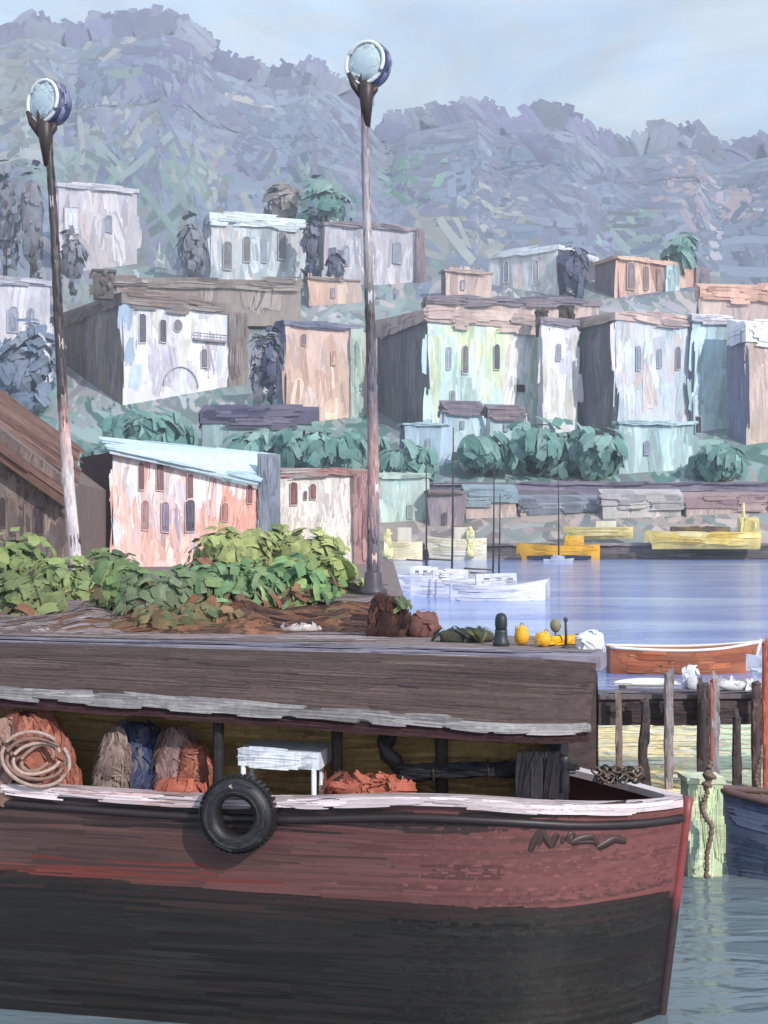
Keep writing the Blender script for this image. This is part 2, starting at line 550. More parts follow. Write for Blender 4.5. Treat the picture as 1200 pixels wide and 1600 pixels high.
DARKWIN = lin(96, 90, 98)
def window(root, o, U, V, Nn, w, h, c=DARKWIN, shape='arch', frame=None, proud=.12, mat=None):
    """window: rounded opening with a sunk pane and a raised surround"""
    k = []
    if shape == 'arch':
        a = np.linspace(0, np.pi, 9)
        k = [(-.5, -.5), (.5, -.5)] + [(.5 * math.cos(t), .5 - .5 * w / h + .5 * w / h * math.sin(t)) for t in a]
    elif shape == 'oval':
        a = np.linspace(0, 2 * np.pi, 14, endpoint=False)
        k = [(.5 * math.cos(t), .5 * math.sin(t)) for t in a]
    else:
        k = [(-.5, -.5), (.5, -.5), (.5, .5), (-.5, .5)]
    k = np.array(k) + (R((len(k), 2)) - .5) * .05
    p = np.asarray(o) + k[:, :1] * w * U + k[:, 1:] * h * V
    m = len(p)
    mb = MB()
    fr = np.asarray(o) + k[:, :1] * w * 1.12 * U + k[:, 1:] * h * 1.06 * V
    fc = lin(150, 145, 150) if frame is None else frame
    vs = np.concatenate([fr + Nn * .01, fr + Nn * proud, p + Nn * proud, p + Nn * proud * .35])
    fs = []
    for a_, b_ in ((0, 1), (1, 2), (2, 3)):
        fs += [(a_ * m + i, a_ * m + (i + 1) % m, b_ * m + (i + 1) % m, b_ * m + i) for i in range(m)]
    mb.add(vs, fs, fc)
    f = mb.build('window', mat or M_FAR, root)
    mb = MB()
    mb.add(p + Nn * proud * .35, [tuple(range(m))], c)
    strokes(mb, np.zeros(5), (R(5) - .5) * h * .3, np.full(5, np.pi / 2) + rng.normal(0, .05, 5), np.full(5, h * .8), np.full(5, w * .55), pick(np.array([c, c * 1.25, c * .8]), 5), plane(np.asarray(o) + Nn * proud * .45, U, V, Nn), 4, 2, .2, 0, proud * .2)
    mb.build('pane', M_GLASS, f)
    return f

def house(name, label, x0, x1, x2, yt, yb, d, front, side, th=30., wins=(), roof=None, parapet=None, mirror=False, cat='house', mat=None, group=None,
          sW=16., sL=60., extras=None, spread=.16, dens=2.8, rooft=.05, drop=0.0, tint=None):
    """box house: near corner at column x1; side wall spans x0..x1, front x1..x2 (mirror: front x0..x1, side x1..x2)"""
    mat = mat or M_FAR
    s = d / F
    zt, zb = H - (yt - HOR) * s, H - (yb - HOR) * s
    hgt = zt - zb
    C = np.array([(x1 - 600) * s, d, zb])
    t = math.radians(th)
    Z = np.array([0, 0, 1.0])
    fdir = np.array([math.cos(t), math.sin(t), 0])
    gdir = np.array([-math.sin(t), math.cos(t), 0])
    if mirror:
        fdir = np.array([-math.cos(t), math.sin(t), 0])
        gdir = np.array([math.sin(t), math.cos(t), 0])
    xa, xb = (x2, x0) if not mirror else (x0, x2)
    solve = lambda dr, xx: ((xx - 600) / F * d - C[0]) / (dr[0] - (xx - 600) / F * dr[1])
    fl, gl = abs(solve(fdir, xa)), abs(solve(gdir, xb))
    if abs(x1 - xb) < 2: gl = fl * .8
    ntF = np.array([math.sin(t), -math.cos(t), 0]) * (1 if not mirror else 1)
    if mirror: ntF = np.array([-math.sin(t), -math.cos(t), 0])
    ntS = np.array([-math.cos(t), -math.sin(t), 0])
    if mirror: ntS = np.array([math.cos(t), -math.sin(t), 0])
    low = np.array([0, 0, -6.0 * s * 5])
    root = empty(name, C + fdir * fl / 2 + gdir * gl / 2, label, cat, group)
    mb = MB()
    o, Uf, Ug = C + low, fdir * fl, gdir * gl
    hh = hgt - low[2]
    pts = [o, o + Uf, o + Uf + Ug, o + Ug] if not mirror else [o + Uf, o, o + Ug, o + Ug + Uf]
    base = np.array(pts)
    top = base + Z * hh
    top[[1, 2] if not mirror else [0, 3], 2] -= drop
    fc = front.mean(0)
    mb.hexa(np.concatenate([base, top]), fc)
    uo, ud = (C, fdir) if not mirror else (C + fdir * fl, -fdir)
    flat = plane(uo, ud, Z, ntF)
    def front_S(u, v):
        return flat(u, np.where(v > hgt * .6, np.minimum(v, hgt + .25 * s * 8 - drop * np.clip(u / fl, 0, 1)), v))
    cover(mb, front_S if drop else flat, fl, hgt, front, sL * s, sW * s, np.pi / 2, spread, dens, .8, s * .3, 6, 3, .05, .03, rag=.16, colfn=None if tint is None else (lambda u, v: tint(u / fl, v / hgt)))
    mb.build('wall', mat, root)
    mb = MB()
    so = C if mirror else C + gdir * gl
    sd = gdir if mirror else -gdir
    mb.obox(so + ntS * .02 + low, sd * gl, Z * hh, ntS * s * .5, side.mean(0))  # side palette darker than the front: the side's shade is painted into its colour
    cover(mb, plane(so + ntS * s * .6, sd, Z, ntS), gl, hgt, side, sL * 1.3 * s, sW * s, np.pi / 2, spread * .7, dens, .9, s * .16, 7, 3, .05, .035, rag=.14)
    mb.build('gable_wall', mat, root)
    if drop:
        rooft = 0
    # roof
    rc = front * .8 if roof is None else roof
    mb = MB()
    rt = rooft * hgt
    ov = s * 3
    ro = C - fdir * ov - gdir * ov + Z * (hgt + .002)
    Ur, Gr = fdir * (fl + 2 * ov), gdir * (gl + 2 * ov)
    if not mirror: mb.hexa(np.array([ro, ro + Ur, ro + Ur + Gr, ro + Gr, ro + Z * rt, ro + Ur + Z * rt, ro + Ur + Gr + Z * rt * 1.6, ro + Gr + Z * rt * 1.6]), rc.mean(0))
    else: mb.hexa(np.array([ro + Ur, ro, ro + Gr, ro + Ur + Gr, ro + Ur + Z * rt, ro + Z * rt, ro + Gr + Z * rt * 1.6, ro + Ur + Gr + Z * rt * 1.6]), rc.mean(0))
    if drop:
        mb = None
    r0, rd = (ro, fdir) if not mirror else (ro + Ur, -fdir)
    if not drop:
        cover(mb, plane(r0 + ntF * s * .4 - Z * rt * .2, rd, Z, ntF), fl + 2 * ov, rt * 1.4, rc, 50 * s, max(4.5 * s, rt * .7), 0, .05, 2.5, .5, s * 1.2, 5, 3, .08, .08)
        g0 = (ro + Gr, -gdir) if not mirror else (ro, gdir)
        cover(mb, plane(g0[0] + ntS * s * .4, g0[1], Z, ntS), gl + 2 * ov, rt, rc * .9, 40 * s, max(4 * s, rt * .7), 0, .05, 2, .4, s * 1.2, 5, 3, .08, .08)
        mb.build('roof', mat, root)
    for w_ in wins:
        x, y, w, h = w_[:4]
        sh = w_[4] if len(w_) > 4 else 'arch'
        c = w_[5] if len(w_) > 5 else DARKWIN
        p = ray_plane(x, y, C, ntF)
        window(root, p + ntF * s * 1.9, ud, Z, ntF, w * s, h * s, c, sh, frame=fc * .95, proud=s * 1.5, mat=mat)
    if extras: extras(root, C, fdir, gdir, ntF, ntS, s, hgt, fl, gl, uo, ud)
    return root

WHITE = pal((226, 227, 234), (234, 234, 238), (206, 208, 222), (214, 206, 212), (232, 228, 220))
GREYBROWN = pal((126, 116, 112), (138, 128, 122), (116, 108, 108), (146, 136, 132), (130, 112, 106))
PEACH = pal((224, 190, 172), (216, 182, 168), (230, 202, 184), (210, 184, 178), (214, 196, 192))
MINT = pal((216, 228, 208), (196, 218, 214), (226, 232, 194), (216, 218, 224), (190, 212, 218), (228, 216, 210))
SHADEGREY = pal((118, 114, 122), (108, 106, 116), (126, 120, 124), (112, 108, 112))  # side walls only: shade put into the wall colour
PALEBLUE = pal((196, 206, 222), (212, 214, 222), (186, 202, 212), (218, 204, 200), (202, 212, 224))
TEALWALL = pal((184, 206, 212), (174, 200, 206), (196, 214, 220), (180, 204, 208))
TERRA = pal((206, 180, 172), (194, 170, 166), (214, 192, 182), (184, 168, 168))
MAUVE = pal((140, 130, 142), (128, 120, 134), (152, 142, 150), (150, 134, 138))
LILAC = pal((196, 194, 204), (206, 202, 212), (184, 184, 196), (208, 200, 206))
PINK = pal((224, 190, 182), (216, 178, 170), (230, 210, 206), (212, 196, 198), (220, 176, 164))
CREAM = pal((222, 212, 204), (212, 202, 196), (228, 220, 212), (204, 200, 198))
SAGE = pal((184, 202, 190), (178, 194, 186), (194, 208, 196), (172, 192, 186))
SLATE = pal((122, 126, 148), (112, 116, 140), (136, 138, 156), (128, 124, 142))

def patchy(zones, rest):
    """weathered wall paint: zones of (u0, u1, v0, v1, palette) over the rest palette, loosely bounded"""
    def f(u, v):
        n = len(u)
        c = pick(rest, n, .05)
        uu, vv = u + rng.normal(0, .06, n), v + rng.normal(0, .07, n)
        for a, b, c0, d0, p in zones:
            k = (uu > a) & (uu < b) & (vv > c0) & (vv < d0) & (R(n) < .85)
            c = np.where(k[:, None], pick(p, n, .04), c)
        return c
    return f
PINKT = patchy([(0, .16, 0, 1.1, pal((206, 212, 226), (216, 218, 226), (196, 204, 220))), (.1, 1, .62, 1.1, pal((228, 218, 218), (220, 206, 206), (232, 224, 224))),
                (.25, .6, .28, .62, pal((196, 186, 200), (206, 176, 176), (188, 180, 196))), (.62, 1.1, .1, .62, pal((218, 160, 146), (208, 148, 136), (222, 172, 160)))],
               pal((222, 178, 170), (214, 166, 156), (228, 192, 184)))
MINTT = patchy([(0, .75, .78, 1.1, pal((218, 232, 190), (226, 236, 198), (206, 224, 196))), (.7, 1.1, .0, .75, pal((226, 222, 224), (230, 226, 220), (214, 214, 222))),
                (0, .6, .0, .3, pal((186, 212, 220), (196, 216, 226), (204, 214, 226))), (.0, .15, .2, .8, pal((216, 226, 190), (190, 214, 210)))], MINT)
WHITET = patchy([(0, .1, 0, 1.1, pal((170, 188, 212), (182, 198, 218))), (.25, .6, .1, .45, pal((190, 184, 198), (204, 200, 212))), (.6, 1.1, .45, .65, pal((176, 168, 180), (206, 202, 210)))], WHITE)
def pilaster(xa, xb, c, name='pilaster'):
    def f(root, C, fdir, gdir, nF, nS, s, hgt, fl, gl, uo, ud):
        a, b = ray_plane(xa, 700, C, nF), ray_plane(xb, 700, C, nF)
        a[2] = b[2] = C[2]
        mb = MB()
        mb.obox(a + nF * s * .5 - np.array([0, 0, 20 * s]), b - a, np.array([0, 0, hgt * 1.03 + 20 * s]), nF * s * 5, c.mean(0))
        w = np.linalg.norm(b - a)
        cover(mb, plane(a + nF * s * 5.6, norm(b - a), np.array([0, 0, 1.]), nF), w, hgt * 1.03, c, 50 * s, 8 * s, np.pi / 2, .06, 2.6, .4, s, 6, 3, .06, .06)
        mb.build(name, M_FAR if s > .1 else M_NEAR, root)
    return f

def chain(*fs):
    def f(*a):
        for g in fs: g(*a)
    return f

def chimney(x, y0, y1, w, c):
    def f(root, C, fdir, gdir, nF, nS, s, hgt, fl, gl, uo, ud):
        p = ray_plane(x, y1, C, nF) - nF * s * 12
        mb = MB()
        h = (y1 - y0) * s
        mb.box(p + np.array([0, 0, h / 2 - s * 2]), (w * s, w * s * .8, h + 4 * s), c.mean(0), .3, s)
        mb.box(p + np.array([0, 0, h]), (w * s * 1.25, w * s, s * 4), c.mean(0) * .8, .3, s)
        strokes3(mb, p + (R((14, 3)) - .5) * np.array([w * s * 1.2, .2, h]) + np.array([0, -w * s * .55, h / 2]), np.tile([0, 0, 1.], (14, 1)) + (R((14, 3)) - .5), np.tile([.2, -1, .1], (14, 1)), 12 * s, 6 * s, pick(c, 14), 5, 2, .2, 0, s * .5)
        mb.build('chimney', M_FAR, root)
    return f

def arcade(x, y, rx, ry, c):
    """raised arch moulding over a doorway"""
    def f(root, C, fdir, gdir, nF, nS, s, hgt, fl, gl, uo, ud):
        o = ray_plane(x, y, C, nF) + nF * s * 2.5
        a = np.linspace(0, np.pi, 12)
        mb = MB()
        mb.tube([o + ud * math.cos(t) * rx * s + np.array([0, 0, 1.]) * math.sin(t) * ry * s for t in a], 1.3 * s, c, 6)
        mb.build('door_arch', M_FAR, root)
    return f

def balcony(xa, xb, y, c):
    def f(root, C, fdir, gdir, nF, nS, s, hgt, fl, gl, uo, ud):
        a, b = ray_plane(xa, y, C, nF), ray_plane(xb, y, C, nF)
        b[2] = a[2]
        mb = MB()
        mb.obox(a + nF * s * .5, b - a, np.array([0, 0, 3.5 * s]), nF * 7 * s, c)
        n = 6
        for i in range(n):
            mb.tube([a + (b - a) * i / (n - 1) + nF * s * 6.5, a + (b - a) * i / (n - 1) + nF * s * 6.5 + np.array([0, 0, 12 * s])], .5 * s, c * .8, 5)
        mb.tube([a + nF * s * 6.5 + np.array([0, 0, 12 * s]), b + nF * s * 6.5 + np.array([0, 0, 12 * s])], .8 * s, c * .8, 5)
        mb.build('balcony', M_FAR, root)
    return f

W1 = lin(98, 92, 100); W2 = lin(124, 118, 124); W3 = lin(150, 154, 172)
# row on the lower slope
house('white_house', 'white house with gable shaded grey brown, arched windows and a chimney, beside the left lamp', 80, 192, 358, 474, 606, 330, WHITE, GREYBROWN, 33,
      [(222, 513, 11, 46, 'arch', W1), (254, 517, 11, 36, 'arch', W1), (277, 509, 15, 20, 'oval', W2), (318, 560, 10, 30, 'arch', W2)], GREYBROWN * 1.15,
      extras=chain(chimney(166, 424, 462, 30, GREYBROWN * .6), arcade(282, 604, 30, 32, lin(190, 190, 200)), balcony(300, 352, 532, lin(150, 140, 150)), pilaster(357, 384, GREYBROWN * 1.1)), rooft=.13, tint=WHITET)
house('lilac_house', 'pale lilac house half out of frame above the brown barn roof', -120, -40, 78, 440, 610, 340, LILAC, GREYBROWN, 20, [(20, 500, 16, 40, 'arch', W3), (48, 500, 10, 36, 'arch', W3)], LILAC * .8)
house('peach_house', 'peach house with a dark slate roof line just left of the tall lamp post', 434, 446, 572, 508, 655, 312, PEACH, SLATE, 25, [(474, 531, 7, 18, 'arch', W2), (520, 560, 8, 22, 'arch', lin(190, 160, 150))], SLATE,
      extras=pilaster(546, 566, pal((186, 200, 186), (176, 192, 184))))
house('mint_house', 'mint and cream house with gable shaded dark grey right of the tall lamp post', 590, 668, 842, 502, 690, 300, MINT, SHADEGREY, 25,
      [(706, 625, 9, 30, 'arch', W3), (726, 562, 10, 44, 'arch', W2), (775, 558, 10, 40, 'arch', W1), (812, 607, 17, 12, 'rect', lin(60, 55, 60)), (700, 560, 8, 34, 'arch', W3)], TERRA * .85, rooft=.1, tint=MINTT)
house('white_tower_house', 'narrow white house squeezed between the mint house and a dark shaded gable', 842, 846, 902, 506, 668, 304, WHITE, LILAC, 22, [(872, 550, 8, 26, 'arch', W3)], MAUVE,
      extras=chain(chimney(852, 486, 520, 15, GREYBROWN * .35), chimney(890, 478, 512, 18, GREYBROWN * .4)))
house('pale_blue_house', 'pale blue and white house with a tall gable shaded dark grey on its left', 896, 962, 1080, 500, 672, 298, PALEBLUE, SHADEGREY, 26,
      [(996, 560, 8, 38, 'arch', W3), (1029, 560, 8, 30, 'arch', W3), (1058, 560, 9, 36, 'arch', W2)], TERRA, rooft=.07)
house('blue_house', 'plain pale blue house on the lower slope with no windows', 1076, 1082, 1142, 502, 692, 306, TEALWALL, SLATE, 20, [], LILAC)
house('peach_house', 'peach house with gable shaded violet and white roof at the right edge', 1140, 1166, 1290, 534, 690, 296, pal((206, 182, 172), (196, 172, 164), (212, 190, 178)), SLATE, 22, [(1212, 580, 10, 30)], WHITE, rooft=.17)
# upper row
house('white_house', 'white house with pale roof band high on the slope between dark cypresses', 318, 330, 474, 346, 452, 455, pal((196, 206, 212), (184, 196, 204), (208, 214, 216), (176, 186, 194), (202, 196, 196)), LILAC, 18,
      [(355, 400, 13, 44, 'arch', W2), (385, 390, 11, 40, 'arch', W2), (440, 384, 12, 44, 'arch', W2), (412, 392, 8, 36, 'arch', W3)], pal((222, 232, 234), (206, 222, 228), (230, 236, 236)), rooft=.13)
house('lilac_house', 'low grey lilac house on the upper slope behind the tall lamp post', 500, 506, 656, 352, 452, 460, LILAC * .92, MAUVE, 15, [(540, 400, 10, 30, 'arch', W3), (620, 395, 12, 34, 'arch', W3)], MAUVE * 1.1, extras=pilaster(650, 662, MAUVE))
house('white_house', 'small bright white house with a side shaded bluish dark on the upper right slope', 768, 872, 932, 390, 466, 450, pal((236, 238, 240), (226, 228, 234), (228, 212, 206), (240, 240, 242)), SLATE * .8, 35, [(792, 425, 8, 34, 'arch', W3), (838, 425, 10, 36, 'arch', lin(170, 165, 175))],
      pal((228, 232, 236), (216, 222, 230)), mirror=True, rooft=.1)
house('peach_house', 'peach flat roofed house with gable shaded grey on the upper right slope', 930, 966, 1086, 404, 476, 448, pal((218, 176, 158), (208, 166, 152), (222, 190, 172), (200, 176, 168)), MAUVE, 28,
      [(984, 432, 14, 42, 'arch', lin(140, 124, 132)), (1008, 434, 9, 36, 'arch', lin(150, 130, 136)), (1028, 436, 8, 32, 'arch', lin(160, 140, 142))], pal((226, 190, 170), (214, 176, 158)),
      extras=chain(pilaster(1038, 1056, TEALWALL), pilaster(1084, 1104, MAUVE)))
house('pink_cottage', 'tiny pink cottage left of the bright white house on the slope', 690, 696, 768, 424, 470, 440, TERRA * 1.05, MAUVE, 15, [(722, 446, 6, 14, 'rect', W3)], TERRA * .8)
house('pink_cottage', 'tiny peach cottage under the cypress beside the tall lamp post', 476, 482, 560, 436, 482, 436, PEACH * .9, MAUVE, 15, [(520, 458, 6, 14, 'rect', W3)], GREYBROWN * 1.3)
house('lilac_house', 'pale pinkish lilac house high on the left slope behind the left lamp', 84, 92, 214, 292, 412, 470, pal((196, 190, 198), (186, 184, 194), (206, 202, 206), (202, 186, 186)), LILAC * .8, 18, [(112, 345, 20, 40, 'rect', lin(214, 214, 220)), (170, 350, 10, 26, 'arch', W3)], LILAC)
house('stone_terrace', 'long terracotta roofed terrace running below the peach house on the right', 1090, 1096, 1330, 466, 500, 400, TERRA, MAUVE, 6, [], pal((224, 180, 160), (212, 168, 150), (200, 170, 160)), cat='terrace', rooft=.5)
house('stone_terrace', 'low pinkish terrace with brown roof above the mint house', 664, 670, 936, 474, 500, 380, TERRA, MAUVE, 6, [], MAUVE, cat='terrace', rooft=.4)
house('stone_terrace', 'long grey brown terrace wall above the white house on the left', 176, 182, 470, 446, 476, 400, GREYBROWN * 1.5, MAUVE, 5, [], GREYBROWN * 1.3, cat='terrace', rooft=.4)
# low buildings among the trees and along the shore
house('mauve_cottage', 'low cottage with mauve roof under the left of the mint house', 690, 694, 752, 648, 676, 282, TEALWALL, LILAC, 12, [(722, 664, 6, 12, 'rect', W3)], MAUVE * .8, rooft=.55)
house('mauve_cottage', 'low cottage with mauve roof under the right of the mint house', 760, 764, 818, 652, 680, 282, TEALWALL, LILAC, 12, [(790, 668, 6, 12, 'rect', W3)], MAUVE * .8, rooft=.5)
house('teal_house', 'pale teal house standing among dark green trees above the shore road', 962, 968, 1088, 662, 738, 276, pal((184, 206, 208), (170, 196, 200), (196, 214, 214)), TEALWALL, 12, [(1090, 664, 10, 26, 'rect', lin(60, 55, 62)), (1010, 700, 8, 22, 'arch', W3)], TEALWALL * .9)
house('teal_house', 'small blue grey house in the trees left of the masts', 626, 632, 700, 664, 720, 280, pal((160, 180, 196), (150, 170, 186), (172, 190, 202)), SLATE, 12, [(668, 694, 7, 18, 'arch', W3)], TEALWALL * .8)
house('long_shed', 'long low shed with a dark mauve roof among the teal trees', 312, 316, 496, 662, 690, 284, pal((150, 168, 168), (134, 156, 158)), SLATE, 4, [], pal((96, 92, 112), (84, 82, 104), (110, 104, 120)), cat='shed', rooft=.75)
house('sage_house', 'pale sage green house on the shore right of the tall lamp post', 588, 592, 670, 746, 862, 248, SAGE, MAUVE, 8, [(640, 800, 8, 20, 'rect', lin(150, 160, 156))], pal((190, 204, 188), (160, 176, 166)))
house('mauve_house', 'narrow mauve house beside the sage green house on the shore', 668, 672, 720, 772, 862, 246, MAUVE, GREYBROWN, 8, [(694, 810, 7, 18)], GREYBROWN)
house('boat_shed', 'pink grey boat shed behind the pair of thin masts on the shore', 724, 728, 806, 786, 850, 250, pal((186, 166, 160), (196, 178, 170), (176, 160, 158)), MAUVE, 6, [(760, 826, 14, 26, 'rect', W2)], pal((132, 150, 160), (122, 140, 152), (150, 166, 172)), rooft=.3, cat='shed')
house('boat_shed', 'pinkish boat shed with a grey blue roof left of the single mast', 808, 812, 936, 800, 850, 252, pal((192, 176, 168), (182, 168, 164), (202, 186, 178)), MAUVE, 6, [(850, 828, 16, 24, 'rect', W2), (900, 826, 12, 18, 'rect', W3)], pal((128, 134, 146), (140, 148, 156), (116, 118, 132)), rooft=.35, cat='shed')
house('boat_shed', 'long pale boat shed with rough grey roof behind the yellow work boat', 938, 942, 1064, 790, 846, 250, pal((190, 184, 180), (176, 180, 180), (202, 194, 190)), MAUVE, 6, [(980, 822, 10, 18, 'rect', W3), (1020, 824, 12, 16, 'rect', W2)], pal((196, 188, 186), (176, 172, 176), (160, 156, 162)), rooft=.3, cat='shed')
house('boat_shed', 'rosy boat shed with a plum roof at the right end of the shore', 1066, 1070, 1290, 794, 848, 252, pal((186, 166, 162), (198, 178, 172), (172, 152, 152)), MAUVE, 5, [(1110, 824, 12, 16, 'rect', W2)], pal((150, 126, 130), (166, 142, 142), (134, 112, 120)), rooft=.3, cat='shed')

# retaining wall of the shore road, shore quay
def wall_run(name, label, x0, x1, yt, yb, d, p, cat, sW=7, th=3.0, cap=None):
    s = d / F
    a, b = at(x0, yb, d), at(x1, yb, d)
    h = (yb - yt) * s
    root = empty(name, (a + b) / 2, label, cat)
    mb = MB()
    mb.obox(a - np.array([0, 0, 14 * s]), b - a, np.array([0, 0, h + 14 * s]), np.array([0, th, 0]), p.mean(0))
    cover(mb, plane(a + np.array([0, -.05, 0]), b - a, np.array([0, 0, 1.]), np.array([0, -1., 0])), np.linalg.norm(b - a), h, p, 90 * s, sW * s, 0, .03, 2.6, .4, s * .5, 6, 4, .07, .06)
    mb.build('wall_face', M_FAR, root)
    mb = MB()
    c = p * 1.1 if cap is None else cap
    mb.obox(a + np.array([0, -.4, h + .003]), b - a, np.array([0, 0, 2.2 * s]), np.array([0, th + .6, 0]), c.mean(0))
    cover(mb, plane(a + np.array([0, -.45, h - s]), b - a, np.array([0, 0, 1.]), np.array([0, -1., 0])), np.linalg.norm(b - a), 3.5 * s, c, 60 * s, 4 * s, 0, .03, 2.2, .4, s, 4, 3)
    mb.build('coping', M_FAR, root)
wall_run('retaining_wall', 'long violet grey wall carrying the shore road behind the sheds', 640, 1420, 756, 784, 262, pal((122, 114, 132), (110, 104, 124), (134, 126, 142)), 'wall')
wall_run('shore_quay', 'dark stained quay wall along the far waterline', 590, 1500, 851, 875, 234, pal((96, 86, 86), (84, 76, 78), (112, 104, 104), (128, 122, 120), (72, 66, 70)), 'quay', 6, 5.0, pal((150, 140, 136), (130, 122, 122)))
mb = MB()
a, b = at(560, 850, 236), at(1520, 850, 236)
mb.add([a, b, b + np.array([0, 30, .4]), a + np.array([0, 30, .4])], [(0, 1, 2, 3)], lin(170, 158, 150))
mb.build('shore_road', M_FAR, kind='structure')

# ------------------------------------------------------------------ far trees
def crown_strokes(mb, c, r, n, L, W, palette, up=.5, bend=.3, strips=5, jit=.12, out=.3, skin=.55):
    th = np.arccos(rng.uniform(-1, 1, n))
    ph = rng.uniform(0, 2 * np.pi, n)
    dv = np.stack([np.sin(th) * np.cos(ph), np.sin(th) * np.sin(ph), np.cos(th)], 1)
    rad = (skin + (1 - skin) * R((n, 1)) ** .5)
    lob = 1 + .30 * np.sin(3 * ph + 2.1 * np.cos(2 * th) + c[0])[:, None]
    Cn = np.asarray(c) + dv * rad * np.asarray(r) * lob
    A = np.cross(dv, rng.normal(0, 1, (n, 3))) * (1 - up) + np.array([0, 0, up]) + dv * out
    strokes3(mb, Cn, A, dv + rng.normal(0, .16, (n, 3)) + np.array([.1, -.45, .35]), L * (.6 + .8 * R(n)), W * (.6 + .8 * R(n)), pick(palette, n, jit), strips, 3, .18, (R(n) - .5) * 2 * bend, L * .01, .08)

def far_tree(name, label, x, yt, yb, w, d, palette, group=None, up=.5, sz=1.0, n=120):
    s = d / F
    b = at(x, yb, d)
    h = (yb - yt) * s
    root = empty(name, b, label, 'tree', group)
    mb = MB()
    mb.tube([b - np.array([0, 0, 10 * s]), b + np.array([0, 0, h * .3]), b + np.array([.2, 0, h * .6])], [w * s * .07, w * s * .05, w * s * .02], lin(88, 76, 74), 7)
    mb.build('trunk', M_BUSHFAR, root)
    mb = MB()
    c = b + np.array([0, 0, h * .54])
    r = np.array([w * s * .5, w * s * .45, h * .5])
    mb.blob(c, r * .6, palette.mean(0), 12, 8, .35)
    crown_strokes(mb, c, r, n, 26 * s * sz, 10 * s * sz, palette, up)
    mb.build('crown', M_BUSHFAR, root)
    return root
TEALT = pal((104, 140, 134), (96, 132, 126), (118, 150, 144), (88, 124, 118), (130, 158, 152))
CYP = pal((124, 124, 134), (116, 118, 130), (132, 130, 140), (136, 136, 146))
CYPN = pal((92, 94, 118), (84, 88, 112), (102, 104, 124), (110, 108, 122))
BLUET = pal((118, 128, 148), (98, 110, 130), (118, 128, 146), (124, 130, 142))
for x, yt, yb, w, d, p, lb in [
    (50, 252, 452, 62, 420, CYP, 'broad dusky grey cypress left of the left lamp post'),
    (8, 246, 420, 50, 425, CYP, 'dusky grey cypress cut by the left edge'),
    (112, 360, 450, 52, 415, CYP, 'short grey cypress just right of the left lamp post'),
    (300, 332, 452, 46, 452, CYP, 'pointed mauve grey cypress left of the high white house'),
    (487, 332, 436, 26, 450, CYPN, 'slim navy cypress right of the high white house'),
    (524, 396, 452, 26, 446, CYPN, 'small dark cypress low beside the tall lamp post'),
    (424, 516, 624, 32, 308, CYPN, 'navy cypress against the left corner of the peach house'),
    (404, 530, 640, 20, 309, CYP, 'thin grey cypress next to the navy cypress'),
    (900, 388, 466, 40, 446, CYPN, 'added navy cypress giving the dark between the bright white and peach houses')]:  # last cypress is added to darken the bright white house's side
    far_tree('cypress_tree', lb, x, yt, yb, w, d, p, 'cypresses on the slope', .92, .9, 80)
far_tree('broad_tree', 'large teal tree above the high white house roof', 506, 282, 372, 92, 480, TEALT)
far_tree('broad_tree', 'brownish tree left of the large teal tree high on the slope', 444, 288, 344, 50, 485, pal((140, 132, 130), (128, 122, 124), (150, 142, 136)))
far_tree('broad_tree', 'blue grey tree mass above the brown barn roof', 34, 512, 650, 110, 320, BLUET, n=190, sz=1.3)
far_tree('broad_tree', 'teal tree beside the peach house on the upper right', 1066, 372, 420, 50, 462, TEALT)
for x, yt, yb, w, d, lb in [
    (470, 662, 740, 84, 276, 'dark teal tree behind the right end of the pink house roof'),
    (535, 668, 740, 80, 278, 'rounded teal tree just left of the tall lamp post'),
    (400, 672, 740, 70, 280, 'dim teal tree over the middle of the pink house roof'),
    (232, 634, 720, 80, 284, 'teal tree over the left end of the pink house roof'),
    (760, 672, 724, 56, 274, 'teal tree in front of the mauve cottages'),
    (850, 652, 738, 90, 276, 'big dark teal tree below the narrow white house'),
    (925, 664, 740, 80, 275, 'dark teal tree left of the pale teal house'),
    (1120, 690, 740, 54, 272, 'small teal tree right of the pale teal house'),
    (640, 690, 742, 56, 272, 'small teal tree behind the sage green house')]:
    far_tree('broad_tree', lb, x, yt + 12, yb + 6, w * 1.55, d, TEALT, 'teal trees above the shore', .75, 1.2, 190)

